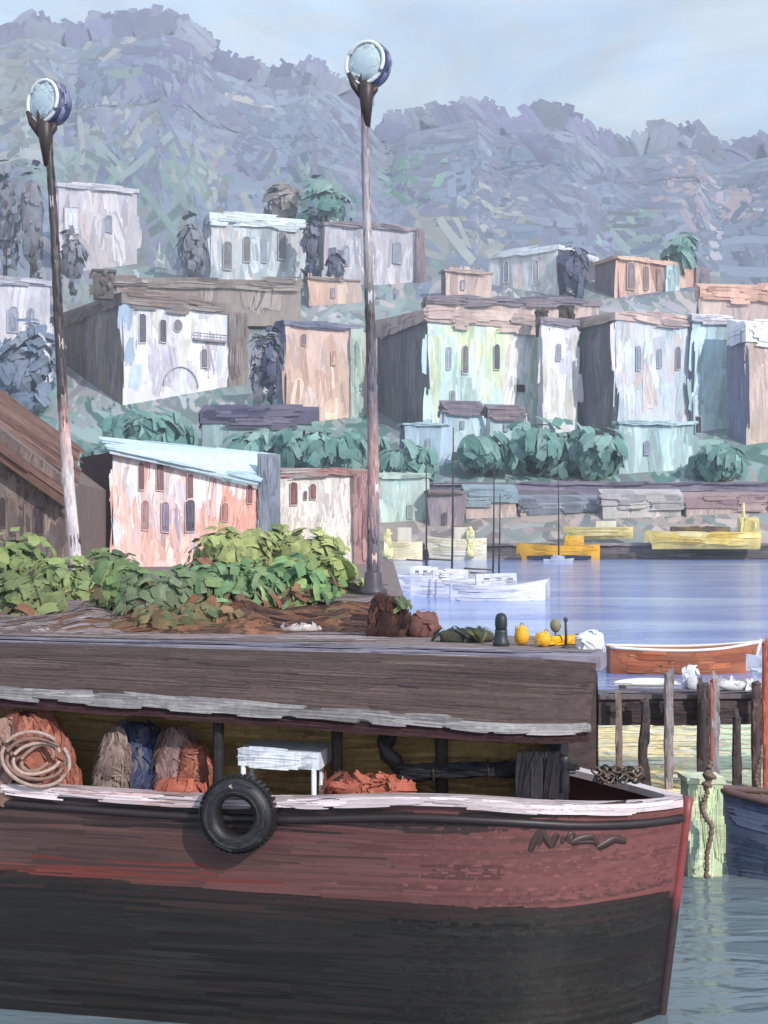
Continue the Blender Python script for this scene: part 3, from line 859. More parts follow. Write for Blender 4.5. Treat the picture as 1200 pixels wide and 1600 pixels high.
# ------------------------------------------------------------------ boats far and middle
def boat_hull(mb, x0, x1, y_rail, y_wl, d, p, sheer=.25, beam=.3, bow='right', trim=None, sW=6, inside=None, keel=.3):
    """open hull seen from the side: rail at y_rail, waterline at y_wl"""
    s = d / F
    L = (x1 - x0) * s
    hgt = (y_wl - y_rail) * s
    o = at((x0 + x1) / 2, y_wl, d)
    ns = 21
    t = np.linspace(-1, 1, ns)
    sg = 1 if bow == 'right' else -1
    tb = t * sg
    half = beam * L * .5 * np.clip(1 - np.maximum(tb, 0) ** 2.2 * 1.0, .015, 1) * (1 - .45 * np.maximum(-tb, 0) ** 2.5)
    zr = hgt * (1 + sheer * np.maximum(tb, 0) ** 2 + sheer * .35 * np.maximum(-tb, 0) ** 2)
    rake = np.where(tb > 0, tb ** 3 * L * .07, tb ** 3 * L * -.0)
    rows = []
    for k, zz in ((.55, -keel * hgt), (.84, 0.0), (.95, .5), (1.0, 1.0)):
        for side in (-1, 1):
            pass
    def ring(kw, kz):
        return [np.stack([o[0] + t * L / 2 + sg * rake * max(kz, 0) - sg * rake * .4, o[1] + sd * half * kw, o[2] + (zr * kz if kz > 0 else zr * 0 + kz * hgt)], 1) for sd in (-1, 1)]
    rings = [ring(.5, -keel), ring(.82, 0.02), ring(.94, .5), ring(1., 1.)]
    for side in (0, 1):
        vs = np.concatenate([r[side] for r in rings])
        q = [(i * ns + k, i * ns + k + 1, (i + 1) * ns + k + 1, (i + 1) * ns + k) for i in range(3) for k in range(ns - 1)]
        if side: q = [f[::-1] for f in q]
        mb.add(vs, q, p.mean(0), True)
        ii = p.mean(0) * .6 if inside is None else inside
        mid = rings[3][side].copy(); mid[:, 2] -= hgt * .06
        inn = mid.copy(); inn[:, 1] = o[1] + (mid[:, 1] - o[1]) * .86
        cen = inn.copy(); cen[:, 2] = o[2] + hgt * .35; cen[:, 1] = o[1]
        vs = np.concatenate([rings[3][side], inn, cen])
        q = [(i * ns + k, i * ns + k + 1, (i + 1) * ns + k + 1, (i + 1) * ns + k) for i in range(2) for k in range(ns - 1)]
        mb.add(vs, q if side == 0 else [f[::-1] for f in q], ii, False)
    # transom
    e = 0 if sg > 0 else ns - 1
    mb.add([rings[i][0][e] for i in range(4)] + [rings[i][1][e] for i in (3, 2, 1, 0)], [tuple(range(8))], p.mean(0) * .9)
    # planking strokes on the near side
    def S(u, v):
        tt = np.clip(u / (L / 2), -1, 1)
        kz = np.clip(v / hgt, -.2, 1.05)
        hb = np.interp(tt, t, half) * np.interp(kz, [-.2, 0, .5, 1], [.7, .82, .94, 1.])
        x = o[0] + u + np.interp(tt, t, sg * rake) * (np.maximum(kz, 0) - .4)
        return np.stack([x, o[1] - hb, o[2] + np.interp(tt, t, zr) * kz], -1), np.array([0., -1., .1])
    cover(mb, S, L * .98, hgt * .98, p, min(60 * s, L * .6), sW * s, 0, .03, 2.4, .2, s * .8, 6, 5, .08, .07, u0=-L * .49, v0=.01 * hgt)
    return o, t, half, zr, rings, s, L, hgt

def rail_tube(rings, side, r, c):
    mb = MB()
    mb.tube(rings[3][side] + np.array([0, 0, r * .4]), r, c, 7)
    return mb

def sail_boat(label, x, d, y_wl, hw, hh, masts, p):
    s = d / F
    root = empty('sailing_boat', at(x, y_wl, d), label, 'sailing boat', 'moored white sailing boats')
    mb = MB()
    o, t, half, zr, rings, s, L, hgt = boat_hull(mb, x - hw / 2, x + hw / 2, y_wl - hh, y_wl, d, p, .3, .32, 'right', sW=7)
    mb.build('hull', M_BOAT, root)
    mb = MB()
    mb.box(o + np.array([-L * .02, 0, hgt * 1.15]), (L * .42, L * .14, hgt * .7), p.mean(0), 0, s)
    cover(mb, plane(o + np.array([-L * .23, -L * .075, hgt * .8]), (1, 0, 0), (0, 0, 1), np.array([0, -1., 0])), L * .42, hgt * .7, p, 24 * s, 7 * s, 0, .1, 2.5, .5, s * .6)
    cb = mb.build('cabin', M_BOAT, root)
    for k in (-.12, 0, .12):
        mb = MB()
        mb.box(o + np.array([L * k, -L * .075 - .02, hgt * 1.2]), (L * .06, .05, hgt * .22), lin(120, 124, 144))
        mb.build('cabin_window', M_GLASS, cb)
    for mx, mt, wd in masts:
        q0 = at(mx, y_wl - hh * .9, d); q1 = at(mx + rng.uniform(-3, 3), mt, d)
        mb = MB()
        mb.tube([q0, (q0 + q1) / 2 + np.array([s * .6, 0, 0]), q1], [wd * s, wd * s * .8, wd * s * .45], lin(70, 62, 66), 7)
        mm = mb.build('mast', M_WOOD, root)
        mb = MB()
        zq = q0[2] + (q1[2] - q0[2]) * .14
        mb.tube([(q0[0], q0[1], zq), (q0[0] - hw * .3 * s, q0[1] + .1, zq + .1)], wd * s * .8, lin(88, 80, 84), 7)
        mb.build('boom', M_WOOD, mm)
    return root
BWHITE = pal((222, 220, 230), (206, 208, 222), (230, 228, 234), (196, 200, 216))
sail_boat('white sailing boat with the tallest mast, middle of the moored group', 706, 88, 938, 130, 32, [(706, 668, 1.9)], BWHITE)
sail_boat('white sailing boat with a short dark mast, leftmost of the moored group', 664, 96, 925, 104, 26, [(666, 722, 1.7)], BWHITE)
sail_boat('white sailing boat carrying two close thin masts', 778, 82, 950, 150, 36, [(770, 724, 1.7), (779, 772, 1.6)], BWHITE)
sail_boat('distant small sailing boat with one thin mast near the orange boat on shore', 872, 205, 882, 46, 8, [(873, 706, 1.3)], pal((176, 178, 196), (190, 190, 204)))

def work_boat(name, label, x0, x1, yr, yw, d, p, extra, cat='boat', dark=None):
    root = empty(name, at((x0 + x1) / 2, yw, d), label, cat)
    mb = MB()
    info = boat_hull(mb, x0, x1, yr, yw, d, p, .2, .25, 'left', sW=6)
    mb.build('hull', M_FAR, root)
    extra(root, *info)
    return root
def x_orange(root, o, t, half, zr, rings, s, L, hgt):
    mb = MB()
    mb.box(o + np.array([L * .18, 0, hgt * 1.25]), (L * .24, L * .1, hgt * .9), lin(214, 168, 60), 0, s * 2)
    cover(mb, plane(o + np.array([L * .06, -L * .055, hgt * .85]), (1, 0, 0), (0, 0, 1), np.array([0, -1., 0])), L * .24, hgt * .9, pal((222, 172, 62), (206, 156, 60), (230, 188, 90)), 20 * s, 6 * s, .1, .2, 2.5, .4, s * .8)
    mb.build('cabin', M_FAR, root)
    mb = MB()
    mb.obox(o + np.array([-L * .42, -L * .13, -hgt * .1]), np.array([L * .8, 0, 0]), np.array([0, 0, hgt * .3]), np.array([0, .4, 0]), lin(46, 52, 76))
    mb.build('boot_stripe', M_FAR, root)
ORNG = pal((224, 168, 52), (214, 154, 50), (232, 182, 76), (200, 150, 64))
work_boat('fishing_boat', 'orange yellow fishing boat with a dark waterline on the far shore', 812, 936, 852, 872, 228, ORNG, x_orange)
def x_yellow(root, o, t, half, zr, rings, s, L, hgt):
    mb = MB()
    c = pal((226, 212, 140), (214, 196, 120), (232, 222, 166))
    mb.box(o + np.array([L * .4, 0, hgt * 1.1]), (L * .17, L * .1, hgt * 2.1), c.mean(0), 0, s)
    cover(mb, plane(o + np.array([L * .31, -L * .055, hgt * .05]), (1, 0, 0), (0, 0, 1), np.array([0, -1., 0])), L * .18, hgt * 2.1, c, 26 * s, 7 * s, np.pi / 2, .12, 2.5, .4, s * .8)
    mb.tube([o + np.array([L * .36, 0, hgt * 2]), o + np.array([L * .36, 0, hgt * 3.3])], [s * 3.2, s * 1.6], lin(224, 212, 150), 7)
    mb.build('wheelhouse', M_FAR, root)
    mb = MB()
    c2 = pal((120, 104, 80), (140, 120, 84), (96, 84, 76))
    mb.obox(o + np.array([-L * .3, -L * .06, hgt * 1.0]), np.array([L * .52, 0, 0]), np.array([0, 0, hgt * .45]), np.array([0, L * .1, 0]), c2.mean(0))
    cover(mb, plane(o + np.array([-L * .3, -L * .065, hgt * .95]), (1, 0, 0), (0, 0, 1), np.array([0, -1., 0])), L * .52, hgt * .5, c2, 22 * s, 5 * s, 0, .15, 2.5, .4, s * .8)
    mb.build('deck_cargo', M_FAR, root)
work_boat('work_boat', 'long yellow work boat with a stubby wheelhouse on the far shore', 1014, 1186, 832, 852, 231, pal((222, 190, 96), (228, 206, 128), (212, 176, 88), (234, 224, 170)), x_yellow)
def x_plain(root, o, t, half, zr, rings, s, L, hgt):
    mb = MB()
    mb.box(o + np.array([L * .1, 0, hgt * 1.3]), (L * .3, L * .1, hgt * .8), lin(214, 206, 186), 0, s)
    mb.build('cabin', M_FAR, root)
work_boat('work_boat', 'pale straw yellow boat lying left of the long yellow work boat', 884, 988, 824, 838, 236, pal((214, 196, 128), (206, 190, 136), (222, 208, 150)), x_plain)
work_boat('fishing_boat', 'pale cream fishing boat on the shore behind the leftmost mast', 668, 760, 842, 868, 230, pal((226, 218, 196), (232, 226, 210), (222, 208, 170)), x_plain)
work_boat('fishing_boat', 'pale yellow fishing boat on the shore beside the tall lamp post', 590, 660, 848, 882, 226, pal((226, 214, 172), (232, 224, 190), (214, 198, 160)), x_plain)
def beacon(label, x, yt, yb, w, d, p):
    s = d / F
    b = at(x, yb, d)
    root = empty('harbour_beacon', b, label, 'beacon')
    h = (yb - yt) * s
    mb = MB()
    mb.lathe([(w * s * .5, -4 * s), (w * s * .5, h * .1), (w * s * .36, h * .2), (w * s * .3, h * .75), (w * s * .42, h * .78), (w * s * .42, h * .84)], b, (0, 0, 1), p.mean(0), 10)
    strokes3(mb, b + np.stack([(R(12) - .5) * w * s * .5, np.full(12, -w * s * .4), R(12) * h * .8], 1), np.tile([0, 0, 1.], (12, 1)), np.tile([0.1, -1., 0], (12, 1)), 18 * s, 6 * s, pick(p, 12), 5, 2, .2, 0, s * .5)
    mb.build('tower', M_FAR, root)
    mb = MB()
    mb.lathe([(w * s * .25, h * .84), (w * s * .25, h * .93), (w * s * .05, h)], b, (0, 0, 1), p.mean(0) * .9, 10)
    mb.build('lantern', M_FAR, root)
YEL = pal((232, 220, 160), (224, 208, 140), (236, 228, 184))
beacon('slim pale yellow beacon on the shore between the two mast groups', 735, 822, 866, 14, 229, YEL)
beacon('squat pale yellow beacon on the shore nearest the tall lamp post', 606, 826, 866, 18, 225, YEL)

# ------------------------------------------------------------------ quay, land and soil
QZ = 2.7
qd = lambda y: (H - QZ) * F / (y - HOR)
E0, E1 = np.array([-14.0, 19.6, QZ]), np.array([2.33, 14.05, QZ])
E0 = E1 + (np.array([-4.88, 16.25, QZ]) - E1) * 2.4
eU = norm(E1 - E0); eN = np.array([eU[1], -eU[0], 0.]); eN = eN if eN[1] < 0 else -eN
Lq = np.linalg.norm(E1 - E0)
B1 = E1 + np.array([.35, 2.45, 0]); B2 = np.array([.42, 17.4, QZ]); B3 = np.array([.5, 72, QZ]); B4 = np.array([-75, 72, QZ]); B0 = np.array([-75, 42.0, QZ])
root = empty('quay_wall', (E0 + E1) / 2 - np.array([0, 0, QZ]), 'long brown stone quay wall with lilac grey coping behind the barge', 'quay wall')
poly = [E0, E1, B1, B2, B3, B4, B0]
mb = MB()
lo = [p - np.array([0, 0, QZ + 1.5]) for p in poly]
hi = [p - np.array([0, 0, .16]) for p in poly]
m = len(poly)
QB = pal((88, 75, 72), (80, 67, 65), (96, 82, 78), (70, 58, 58), (92, 78, 73))
mb.add(np.array(lo + hi), [(i, (i + 1) % m, m + (i + 1) % m, m + i) for i in range(m)] + [tuple(m + i for i in range(m))], QB.mean(0))
cover(mb, plane(E0 - np.array([0, 0, 2.5]) + eN * .01, eU, (0, 0, 1), eN), Lq, 2.32, QB, 1.3, .13, 0, .03, 2.4, .1, .008, 7, 4, .08, .06)
eE = norm(B1 - E1); nE = np.array([eE[1], -eE[0], 0]); nE = nE if nE[0] > 0 else -nE
cover(mb, plane(E1 - np.array([0, 0, 2.5]) + nE * .01, eE, (0, 0, 1), nE), 2.47, 2.32, QB * .7, .8, .12, np.pi / 2, .1, 2.4, .1, .008, 6, 3, .08, .06)
mb.build('wall_face', M_STONE, root)
mb = MB()
CP = pal((148, 142, 158), (132, 126, 144), (160, 154, 166), (120, 114, 130), (140, 132, 142))
o = E0 + eN * .05 - np.array([0, 0, .158])
mb.obox(o, eU * (Lq + .05), np.array([0, 0, .16]), -eN * .55, CP.mean(0))
cover(mb, plane(o + eN * .004, eU, (0, 0, 1), eN), Lq, .16, CP, 1.5, .06, 0, .012, 3., .2, .006, 6, 4, .06, .07)
cover(mb, plane(o - eN * .55 + np.array([0, 0, .162]), eU, eN, np.array([0, 0, 1.])), Lq, .55, CP, 1.5, .12, 0, .03, 2.4, .1, .006, 6, 4, .08, .06)
mb.build('coping', M_STONE, root)
mb = MB()
GP = pal((126, 112, 112), (138, 124, 124), (112, 98, 98), (146, 134, 136), (118, 102, 96))
top = [p + np.array([0, 0, .006]) for p in [E0 - eN * .52, E1 - eN * .52, B1, B2, B3, B4, B0]]
mb.add(np.array(top), [tuple(range(7))], GP.mean(0))
def ground_S(u, v):
    x, y = np.minimum(u - 22, .3), v + 14.3
    y = np.maximum(y, E1[1] + (x - E1[0]) * eU[1] / eU[0] + .58)      # stays behind the coping
    return np.stack([x, y, 0 * x + QZ + .008], -1), np.array([0, 0, 1.])
cover(mb, ground_S, 22.3, 26., GP, 1.6, .6, 0, .25, 2.0, -.2, .003, 6, 3, .08, .06, colfn=None)
mb.build('ground', M_SOIL, kind='structure')

# bank of bare soil behind the coping
def bank_z(x, y):
    px_ = 600 + x / y * F
    a_ = np.exp(-((y - 19.4 - .05 * x) / 1.7) ** 2)
    fall = 1 / (1 + np.exp((px_ - 618) / 6)) * np.clip((px_ + 60) / 260, .18, 1)
    return QZ - .08 + a_ * fall * (.40 + .06 * np.sin(x * 2.3 + .7 * y) + .05 * np.sin(x * 5.1 + 1.3 * y + np.sin(3 * x)))
def bank_S(x, y):
    z = bank_z(x, y)
    return np.stack([x, y, z], -1), norm(np.stack([-(bank_z(x + .1, y) - z) / .1, -(bank_z(x, y + .1) - z) / .1, 1 + 0 * z], -1))
bx, by = np.meshgrid(np.linspace(-9, .34, 70), np.linspace(16.6, 26, 46), indexing='ij')
P, _ = bank_S(bx, by)
q = (np.arange(69)[:, None] * 46 + np.arange(45)[None, :]).ravel()
mb = MB()
SOIL = pal((110, 84, 72), (92, 68, 60), (124, 84, 66), (76, 56, 54), (104, 92, 70), (132, 92, 72))
SOILD = pal((62, 48, 48), (76, 56, 52), (54, 42, 44), (92, 62, 54))
mb.addq(P.reshape(-1, 3), np.stack([q, q + 46, q + 47, q + 1], 1), np.tile(SOIL.mean(0), (P.shape[0] * P.shape[1], 1)), True)
n = 1500
u, v = rng.uniform(-8.6, .2, n), rng.uniform(16.9, 24, n)
pxx = 600 + u / v * F
cc = np.where((pxx > 590)[:, None], pick(SOILD, n), pick(SOIL, n))
cc = np.where((pxx < 190)[:, None], pick(GP, n, .08), cc)
cc = np.where(((pxx > 420) & (R(n) < .35))[:, None], pick(SOILD, n), cc)
strokes(mb, u, v, rng.normal(.2, 1.0, n), .25 + .3 * R(n), .12 + .12 * R(n), cc, bank_S, 6, 3, .15, (R(n) - .5) * .6, .002 + .005 * R(n), .06)
mb.build('earth_bank', M_SOIL, kind='structure')

# ------------------------------------------------------------------ near buildings on the quay
D = 56
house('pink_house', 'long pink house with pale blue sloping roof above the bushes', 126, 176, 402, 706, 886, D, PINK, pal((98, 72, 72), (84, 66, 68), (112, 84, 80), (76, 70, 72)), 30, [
    (220, 744, 9, 42, 'arch', lin(122, 92, 98)), (249, 746, 12, 42, 'arch', lin(122, 96, 102)), (296, 760, 10, 38, 'arch', lin(128, 96, 98)), (389, 772, 9, 30, 'arch', lin(128, 92, 94)),
    (226, 805, 11, 46, 'arch', lin(150, 118, 120)), (257, 808, 13, 48, 'arch', lin(120, 112, 132)), (296, 806, 16, 52, 'arch', lin(88, 84, 98)), (350, 800, 12, 30, 'arch', lin(158, 112, 106))],
    pal((186, 206, 216), (176, 198, 210)), mat=M_NEAR, extras=pilaster(402, 436, pal((120, 128, 142), (108, 116, 132), (130, 136, 148))), sW=11, sL=60, drop=1.55, tint=PINKT)
def slab_roof(parent_label, pts, th, p, name, mat, alongL, W, ang=0.0):
    a, b, c, d_ = (np.asarray(k, float) for k in pts)   # a-b upper edge, d-c lower edge
    N = norm(np.cross(b - a, a - d_)); N = N if N[1] < 0 else -N
    mb = MB()
    back = -N * th
    mb.hexa(np.array([d_ + back, c + back, b + back, a + back, d_, c, b, a]), p.mean(0))
    n = int(2.6 * np.linalg.norm(b - a) * np.linalg.norm(a - d_) / (alongL * W))
    def S(u, v):
        u_, v_ = np.clip(u, -.02, 1.02)[..., None], np.clip(v, -.05, 1.03)[..., None]
        return (d_ * (1 - u_) + c * u_) * (1 - v_) + (a * (1 - u_) + b * u_) * v_, N
    Lx, Ly = np.linalg.norm(b - a), np.linalg.norm(a - d_)
    # normalised coordinates: strokes run along the roof
    u0, v0 = R(n), R(n)
    uu, vv, hh, cc = core(n, 6, 4, alongL * (.6 + .8 * R(n)), W * (.6 + .8 * R(n)), .2, (R(n) - .5) * .1, .02, pick(p, n, .07), .06)
    U = u0[:, None, None, None] + uu / Lx
    V = v0[:, None, None, None] + vv / Ly
    P, Nn = S(U, V)
    emit(mb, P + Nn * hh[..., None], cc, n, 6, 4)
    return mb
pk = [o for o in bpy.data.objects if o.name == 'pink_house'][0]
s = D / F
p_a, p_b, p_c, p_d = at(158, 682, D + 2.6), at(432, 711, D + 6.2), at(404, 752, D + 2.9), at(172, 703, D - .5)
slab_roof('', [p_a, p_b, p_c, p_d], .16, pal((190, 212, 224), (172, 198, 214), (206, 222, 230), (160, 188, 204), (214, 228, 232)), 'roof_slope', M_NEAR, 2.6, .24).build('roof_slope', M_NEAR, pk)
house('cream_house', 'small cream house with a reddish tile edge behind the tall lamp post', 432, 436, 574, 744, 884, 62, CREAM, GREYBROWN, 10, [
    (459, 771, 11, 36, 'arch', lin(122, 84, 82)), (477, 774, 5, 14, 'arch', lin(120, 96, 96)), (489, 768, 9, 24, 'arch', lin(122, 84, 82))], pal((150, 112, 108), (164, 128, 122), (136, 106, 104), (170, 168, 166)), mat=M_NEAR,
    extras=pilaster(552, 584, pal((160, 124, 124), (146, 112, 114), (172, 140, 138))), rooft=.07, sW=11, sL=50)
# barn
BR = pal((116, 88, 80), (104, 78, 72), (126, 98, 88), (96, 74, 70), (120, 96, 90))
BW = pal((118, 104, 100), (106, 94, 92), (130, 114, 108), (98, 86, 86))
d0 = 47
broot = empty('brown_barn', at(20, 890, d0), 'brown barn with a broad sloping roof at the left edge', 'barn')
Nw = np.array([0, -1., 0])
mb = MB()
w0, w1 = at(-260, 905, d0), at(108, 905, d0)
pts = [w0, w1, at(108, 752, d0), at(-260, 470, d0)]
mb.add(np.array(pts + [p + np.array([-.6, 9, 0]) for p in pts]), [(0, 1, 2, 3), (5, 4, 7, 6), (1, 5, 6, 2), (0, 3, 7, 4), (3, 2, 6, 7), (0, 4, 5, 1)], BW.mean(0))
s0 = d0 / F
def barn_S(u, v):
    top = np.interp(u, [0, 368 * s0], [435 * s0, 153 * s0])
    v = np.minimum(v, top)
    return np.stack([w0[0] + u, np.full_like(u, d0 - .02), w0[2] + v], -1), Nw
n = 420
u, v = rng.uniform(0, 366 * s0, n), rng.uniform(0, 300 * s0, n)
strokes(mb, u, v, np.pi / 2 + rng.normal(0, .15, n), 46 * s0, 16 * s0, pick(BW, n, .07), barn_S, 6, 3, .2, .05, s0 * 1., .06)
mb.build('wall', M_NEAR, broot)
for x, y, w, h in [(2, 800, 14, 46), (61, 812, 15, 44)]:
    window(broot, at(x, y, d0) + Nw * .05, np.array([1., 0, 0]), np.array([0, 0, 1.]), Nw, w * s0, h * s0, lin(70, 58, 60), 'arch', lin(104, 92, 90), .05, M_NEAR)
slab_roof('', [at(-260, 430, d0 + 5), at(126, 698, d0 + 5), at(108, 782, d0 - .8), at(-260, 520, d0 - .8)], .3, BR, 'roof', M_NEAR, 2.4, .3).build('roof', M_NEAR, broot)

# ------------------------------------------------------------------ shrubs on the bank
LG = pal((142, 150, 98), (130, 140, 92), (152, 158, 106), (116, 128, 86))
MG = pal((118, 132, 84), (106, 124, 80), (130, 140, 90), (96, 114, 76), (122, 134, 94))
DG = pal((96, 110, 76), (84, 100, 72), (106, 118, 82), (78, 92, 68), (112, 118, 86))
TG = pal((100, 132, 96), (88, 118, 88), (116, 142, 104), (106, 122, 84))
def shrub(label, x, y, rx, ry, d, p, n=330, L=26, W=12, bend=.6):
    rx, ry = rx * 1.25, ry * .98
    s = d / F
    c = at(x, y, d)
    zb = max(QZ, bank_z(c[0], d) if d < 26 and c[0] < .3 else QZ)
    root = empty('green_shrub', (c[0], d, zb), label, 'shrub', 'shrubs along the soil bank')
    mb = MB()
    for k in range(5):
        mb.tube([(c[0] + (R() - .5) * .2, d, zb - .1), (c[0] + (R() - .5) * rx * s * .8, d + (R() - .5) * .3, (zb + c[2]) / 2), c + (R(3) - .5) * np.array([rx, rx, ry]) * s], [.03, .022, .01], lin(84, 70, 56), 5)
    mb.build('stem', M_LEAF, root)
    mb = MB()
    mb.blob(c, np.array([rx, rx * .8, ry]) * s * .6, p.mean(0) * .8, 14, 9, .3)
    crown_strokes(mb, c, np.array([rx, rx * .8, ry]) * s, n, L * s, W * s, p, .3, bend, 6, .14, .5, .4)
    crown_strokes(mb, c - np.array([0, rx * s * .3, ry * s * .5]), np.array([rx * 1.1, rx * .6, ry * .6]) * s, n // 3, L * 1.2 * s, W * .8 * s, np.concatenate([p, SOIL[2:]]), .1, bend, 6, .14, .4, .4)
    mb.build('foliage', M_LEAF, root)
for a in [
    ('broad mid green shrub below the barn wall at the left edge', 22, 892, 56, 56, 34, MG),
    ('dull green shrub right of the barn wall', 100, 922, 48, 46, 27, MG),
    ('olive shrub spilling onto the quay at the far left edge', 34, 940, 60, 40, 22, pal((112, 122, 82), (100, 112, 76), (122, 130, 90), (92, 102, 74))),
    ('dark olive shrub under the dark end of the pink house', 166, 908, 44, 44, 32, DG),
    ('dark green shrub under the pink house wall', 200, 922, 50, 42, 20, pal((100, 120, 78), (88, 110, 74), (112, 128, 84), (82, 100, 70))),
    ('yellow green tall shrub in front of the right part of the pink house', 362, 868, 52, 42, 38, LG),
    ('grey green low shrub in the middle of the soil bank', 262, 936, 62, 38, 19, pal((104, 116, 92), (96, 110, 84), (112, 122, 98), (90, 100, 78))),
    ('teal green swirling shrub in the centre of the bank', 352, 920, 64, 44, 19.3, TG),
    ('yellow green shrub before the cream house', 488, 870, 36, 38, 39, LG),
    ('bright green shrub with curved leaves beside the yellow green ones', 446, 914, 62, 42, 19.6, pal((112, 142, 92), (98, 130, 90), (126, 150, 98), (86, 118, 88))),
    ('small yellow green shrub close to the tall lamp post', 520, 908, 36, 38, 30, pal((140, 148, 88), (126, 140, 84), (150, 156, 98))),
    ('rusty green low shrub at the foot of the bank', 300, 968, 70, 22, 18.2, pal((98, 100, 72), (110, 92, 68), (84, 96, 68), (120, 96, 72))),
    ('yellow green sprawling shrub beside the cream house corner', 425, 858, 40, 30, 41, LG)]:
    shrub(*a)
# dark brown tree stump block at the end of the bank
c = at(606, 1010, 16.9)
root = empty('dead_stump', (c[0], c[1], QZ), 'dark brown broken stump at the right end of the soil bank', 'stump')
mb = MB()
mb.lathe([(.30, -.05), (.27, .12), (.23, .3), (.25, .46), (.2, .52)], (c[0], c[1], QZ), (0.05, 0, 1), lin(58, 42, 42), 12)
strokes3(mb, np.array([c[0], c[1], QZ + .25]) + np.stack([(R(50) - .5) * .5, -.24 + .05 * R(50), (R(50) - .5) * .5], 1), np.tile([.1, 0, 1.], (50, 1)) + rng.normal(0, .3, (50, 3)), np.tile([0, -1., .1], (50, 1)), .22, .07, pick(pal((58, 42, 42), (72, 50, 46), (48, 36, 38), (84, 60, 52)), 50), 5, 3, .2, 0, .01)
mb.build('trunk', M_SOIL, root)
mb = MB()
strokes3(mb, np.array([c[0] + .2, c[1] - .25, QZ + .42]) + (R((12, 3)) - .5) * .16, rng.normal(0, 1, (12, 3)), np.tile([0, -1., .2], (12, 1)), .16, .05, pick(pal((112, 128, 92), (96, 112, 84)), 12), 5, 3, .2, .3, .01)
mb.build('ivy_sprig', M_LEAF, root)

